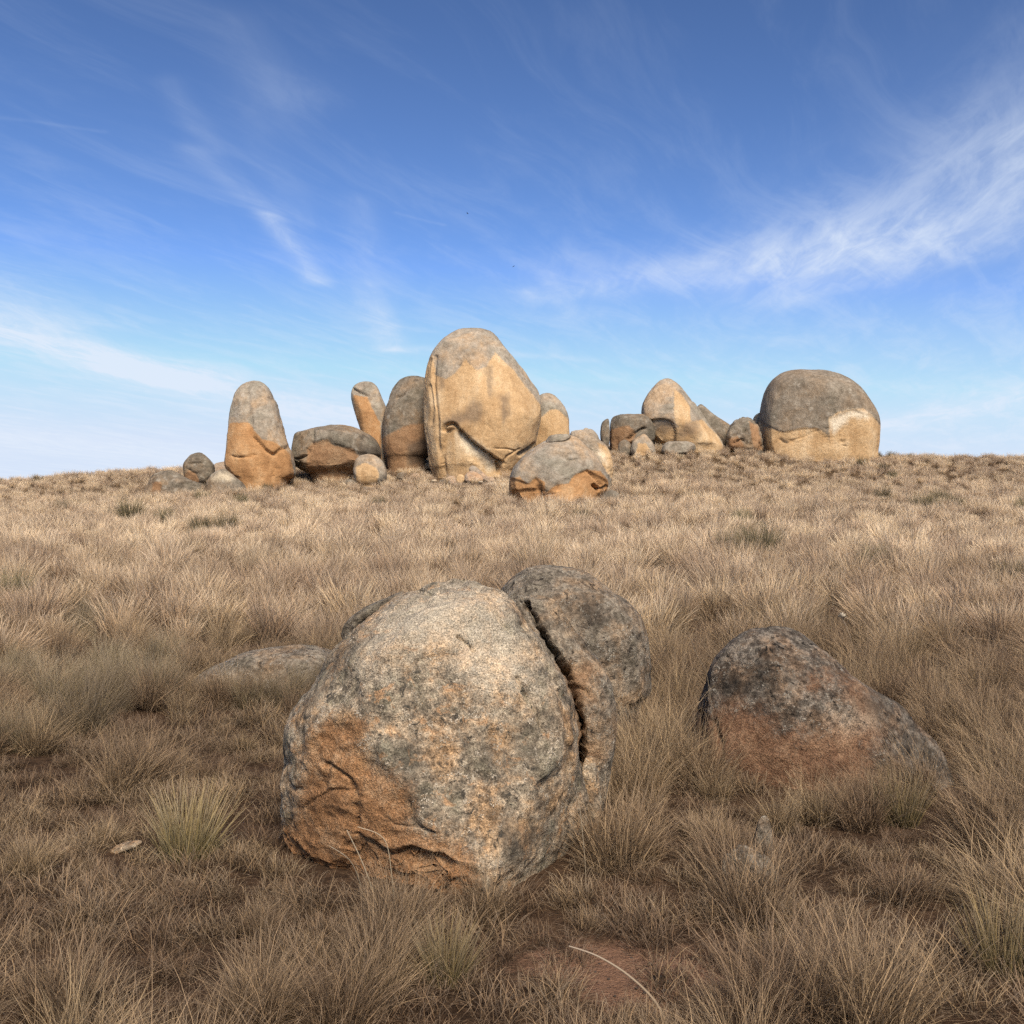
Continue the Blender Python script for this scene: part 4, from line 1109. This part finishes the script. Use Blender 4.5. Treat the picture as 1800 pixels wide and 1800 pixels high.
# everything else: one mass of grass, tussocks repeated over the hill
rest = [i for k, i in enumerate(items) if k not in chosen]
types = sorted({('brown' if i[0] == 'thatch' else i[0], int(i[1])) for i in rest})
tid = {t: k for k, t in enumerate(types)}
gx, gy = np.array([i[2] for i in rest]), np.array([i[3] for i in rest])
gm = bpy.data.meshes.new('dry_grass')
gm.vertices.add(len(rest))
gm.vertices.foreach_set('co', np.stack([gx, gy, ground_z(gx, gy)], -1).astype(np.float32).ravel())
gm.update()
a = gm.attributes.new('kind_id', 'INT', 'POINT')
a.data.foreach_set('value', np.array([tid[('brown' if i[0] == 'thatch' else i[0], int(i[1]))] for i in rest], np.int32))
a = gm.attributes.new('turn', 'FLOAT_VECTOR', 'POINT')
a.data.foreach_set('vector', np.array([tuple(tilt_euler(*i[5:8])) for i in rest], np.float32).ravel())
attr(gm, 'size', np.array([i[4] for i in rest]))
gob = link(bpy.data.objects.new('dry_grass', gm), label='dry straw-coloured tussock grass covering the whole hillside', category='grass', kind='stuff')
ng = bpy.data.node_groups.new('scatter_grass', 'GeometryNodeTree')
ng.interface.new_socket('Geometry', in_out='INPUT', socket_type='NodeSocketGeometry')
ng.interface.new_socket('Geometry', in_out='OUTPUT', socket_type='NodeSocketGeometry')
GN = NT(ng)
gi, go = GN.new('NodeGroupInput'), GN.new('NodeGroupOutput')
na = lambda nm, dt: GN.new('GeometryNodeInputNamedAttribute', {'Name': nm}, data_type=dt).outputs[0]
kid, turn, siz = na('kind_id', 'INT'), na('turn', 'FLOAT_VECTOR'), na('size', 'FLOAT')
rotn = GN.new('FunctionNodeEulerToRotation', {0: turn}).outputs[0]
join = GN.new('GeometryNodeJoinGeometry')
for t, k in tid.items():
    cmpn = GN.new('FunctionNodeCompare', data_type='INT', operation='EQUAL')
    ng.links.new(kid, cmpn.inputs[2]); cmpn.inputs[3].default_value = k
    oi = GN.new('GeometryNodeObjectInfo', transform_space='ORIGINAL')
    oi.inputs['Object'].default_value = proto[t]
    oi.inputs['As Instance'].default_value = True
    ip = GN.new('GeometryNodeInstanceOnPoints', {'Points': gi.outputs[0], 'Selection': cmpn.outputs[0], 'Instance': oi.outputs['Geometry'], 'Rotation': rotn, 'Scale': siz})
    ng.links.new(ip.outputs[0], join.inputs[0])
ng.links.new(join.outputs[0], go.inputs[0])
gob.modifiers.new('scatter', 'NODES').node_group = ng


# ------------------------------------------------------------------ small things
def tube(name, pts, r0, r1, mat, label, cat, group=None, sides=5, extra=None):
    p = catmull(pts, False, 6)
    n = len(p)
    tan = np.gradient(p, axis=0)
    tan /= np.linalg.norm(tan, axis=1)[:, None]
    u = np.cross(tan, (0.3, 0.2, 0.9)); u /= np.linalg.norm(u, axis=1)[:, None]
    w = np.cross(tan, u)
    rad = np.linspace(r0, r1, n)
    th = np.linspace(0, 2 * np.pi, sides, endpoint=False)
    v = p[:, None] + rad[:, None, None] * (np.cos(th)[None, :, None] * u[:, None] + np.sin(th)[None, :, None] * w[:, None])
    i = np.arange(n * sides).reshape(n, sides)
    q = np.stack([i[:-1], np.roll(i, -1, 1)[:-1], np.roll(i, -1, 1)[1:], i[1:]], -1).reshape(-1, 4)
    org = p[0]
    me = quad_mesh(name, v.reshape(-1, 3) - org, q)
    attr(me, 'along', np.repeat(np.linspace(0, 1, n), sides)); attr(me, 'blade', np.full(n * sides, .5))
    me.materials.append(mat)
    o = bpy.data.objects.new(name, me)
    o.location = org
    return link(o, label=label, category=cat, group=group)


g0 = ground_at(1100, 1562)
def stalk(base_px, tips_px, y_tip, r, label, group=None):
    b = ground_at(*base_px)
    b[2] -= .01
    pts = [b]
    for k, t in enumerate(tips_px):
        f = (k + 1) / len(tips_px)
        pts.append(at_depth(t[0], t[1], b[1] + (y_tip - b[1]) * f))
    tube('grass_stalk', np.array(pts), r, r * .45, G_STALK, label, 'grass stalk', group)


stalk((1105, 1568), [(1085, 1530), (1050, 1495), (1010, 1470), (973, 1457)], ground_at(1105, 1568)[1] + .12, .0050, 'long pale dry stalk arching over the bare red soil')
stalk((726, 1420), [(722, 1390), (708, 1350), (688, 1308)], 3.62, .0030, 'thick pale stalk standing before the orange flank of the large boulder')
stalk((712, 1405), [(703, 1370), (690, 1345), (665, 1328)], 3.66, .0026, 'bent pale stalk left of the thick stalk before the orange flank')
stalk((750, 1420), [(746, 1370), (736, 1320), (702, 1304)], 3.62, .0024, 'thin hooked stalk right of the thick stalk before the orange flank')
stalk((996, 1400), [(993, 1340), (985, 1270), (970, 1225)], 3.85, .0016, 'thin straight stalk before the grey right flank of the large boulder')
stalk((1162, 1230), [(1158, 1170), (1150, 1110), (1138, 1085), (1124, 1050)], 4.9, .0020, 'tall thin stalk rising left of the dark mottled boulder')
stalk((1290, 1215), [(1278, 1180), (1262, 1140), (1240, 1110)], 4.95, .0016, 'thin stalk crossing the face of the dark mottled boulder')
# pale dry seed head on a stem
b = ground_at(1338, 1075)
tp = at_depth(1324, 1036, b[1] + .02)
m_w, N = new_mat('seed_head')
bs = N.new('ShaderNodeBsdfPrincipled', {'Base Color': (.62, .54, .42, 1), 'Roughness': .9})
N.new('ShaderNodeOutputMaterial', {'Surface': bs.outputs[0]})
root = bpy.data.objects.new('dry_thistle', None)
root.location = b
link(root, label='dry weed with pale papery seed head behind the dark mottled boulder', category='weed')
st = tube('stem', np.array([b - (0, 0, .02), b * .6 + tp * .4 + (.01, 0, 0), tp]), .005, .003, G_STALK, None, None)
st.parent = root; st.location = st.location - root.location
V, F = [], []
for k in range(26):
    a_, e = rng.uniform(0, 6.28), rng.uniform(.1, 1.3)
    d = np.array((math.cos(a_) * math.sin(e), math.sin(a_) * math.sin(e), math.cos(e)))
    s = np.cross(d, (.3, .5, .8)); s /= np.linalg.norm(s)
    L = rng.uniform(.03, .06)
    o_ = len(V)
    V += [tuple(-s * .003), tuple(d * L * .6 - s * .012), tuple(d * L), tuple(d * L * .6 + s * .012)]
    F += [(o_, o_ + 1, o_ + 2, o_ + 3)]
me = mesh_from('seed_head', V, F)
me.materials.append(m_w)
h = bpy.data.objects.new('seed_head', me)
h.location = tp - b
link(h, root)

# dark droppings and grit on the bare soil
m_d, N = new_mat('dropping')
bs = N.new('ShaderNodeBsdfPrincipled', {'Base Color': N.ramp(N.noise(N.new('ShaderNodeTexCoord').outputs['Object'], 300, 3), [(.3, (.022, .016, .012)), (.7, (.06, .04, .03))]), 'Roughness': .9})
N.new('ShaderNodeOutputMaterial', {'Surface': bs.outputs[0]})


def pebble_mesh(name, r, seed, mat):
    import bmesh
    bm = bmesh.new()
    bmesh.ops.create_icosphere(bm, subdivisions=2, radius=r)
    c = np.array([v.co for v in bm.verts])
    f = 1 + .35 * fbm(c / r * .9 + seed, 2)
    for v, k in zip(bm.verts, f):
        v.co *= k
        v.co.z *= .75
    me = bpy.data.meshes.new(name)
    bm.to_mesh(me); bm.free()
    me.polygons.foreach_set('use_smooth', np.ones(len(me.polygons), bool))
    me.materials.append(mat)
    return me


pm = [pebble_mesh('dropping', .007, k * 3.1, m_d) for k in range(3)]
for k, (qx, qy) in enumerate([(1053, 1474), (1077, 1481), (1083, 1500), (1092, 1499), (1088, 1505), (1099, 1505), (1012, 1482), (1007, 1492), (1024, 1502), (990, 1515), (1060, 1512), (1095, 1516), (1070, 1520), (1032, 1524)]):
    p = ground_at(qx, qy)
    o = bpy.data.objects.new('dropping', pm[k % 3])
    o.location = (p[0], p[1], float(ground_z(p[0:1], p[1:2])[0]) + .003)
    o.rotation_euler = (0, 0, k * 1.3)
    s_ = .7 + .5 * rng.uniform()
    o.scale = (s_, s_, s_)
    link(o, label='small dark dropping on the bare red soil', category='dropping', group='dark droppings on the bare soil')

# whitish flat chips on the trampled grit below the giant boulder
M_CHIP = M_PALE
cm = [pebble_mesh('stone_chip', .12, 20 + k, M_CHIP) for k in range(4)]
for me in cm:
    for nm in ('stain', 'dark_and_shade', 'chalk'):
        attr(me, nm, np.full(len(me.vertices), -3.0 if nm != 'chalk' else .6))
for k, (qx, qy, s_) in enumerate([(752, 868, 1.2), (712, 868, 1.5), (735, 873, .8), (765, 873, .7), (785, 865, .8), (800, 862, .9), (830, 868, 1.1), (872, 868, 1.6), (890, 868, 1.4), (860, 864, .8), (845, 871, .7), (690, 868, 1.1), (778, 871, .6), (812, 870, .6)]):
    p = ground_at(qx, qy)
    o = bpy.data.objects.new('stone_chip', cm[k % 4])
    o.location = (p[0], p[1], float(ground_z(p[0:1], p[1:2])[0]) + .06)
    o.rotation_euler = (.15, .1, k * 2.3)
    o.scale = (1.6 * s_, 1.1 * s_, .8 * s_)
    link(o, label='whitish stone chip on the trampled ground below the giant boulder', category='stone', group='stone chips below the giant boulder')

# two birds far off
m_b, N = new_mat('bird_feathers')
bs = N.new('ShaderNodeBsdfPrincipled', {'Base Color': (.03, .03, .035, 1), 'Roughness': .8})
N.new('ShaderNodeOutputMaterial', {'Surface': bs.outputs[0]})
for k, (bx, by, lab) in enumerate([(843, 517, 'tiny dark bird flying high above the giant boulder'), (902, 585, 'tiny dark bird flying lower, just above the giant boulder')]):
    V = [(0, -.16, 0), (.04, -.05, .02), (-.04, -.05, .02), (.035, .08, .01), (-.035, .08, .01), (0, .2, 0), (0, -.03, -.05), (0, .1, -.03),
         (.2, -.06, .09), (.42, .06, .04), (.2, .07, .07), (-.2, -.06, .09), (-.42, .06, .04), (-.2, .07, .07)]
    F = [(0, 1, 2), (1, 3, 4, 2), (3, 5, 4), (0, 6, 1), (0, 2, 6), (1, 6, 7, 3), (2, 4, 7, 6), (3, 7, 5), (4, 5, 7), (1, 8, 10, 3), (8, 9, 10), (2, 4, 13, 11), (11, 13, 12)]
    me = mesh_from('bird', V, F)
    me.materials.append(m_b)
    o = bpy.data.objects.new('bird', me)
    p = at_depth(bx, by, 190)
    o.location = p
    o.rotation_euler = (0, .25, 1.2 + k)
    link(o, label=lab, category='bird')
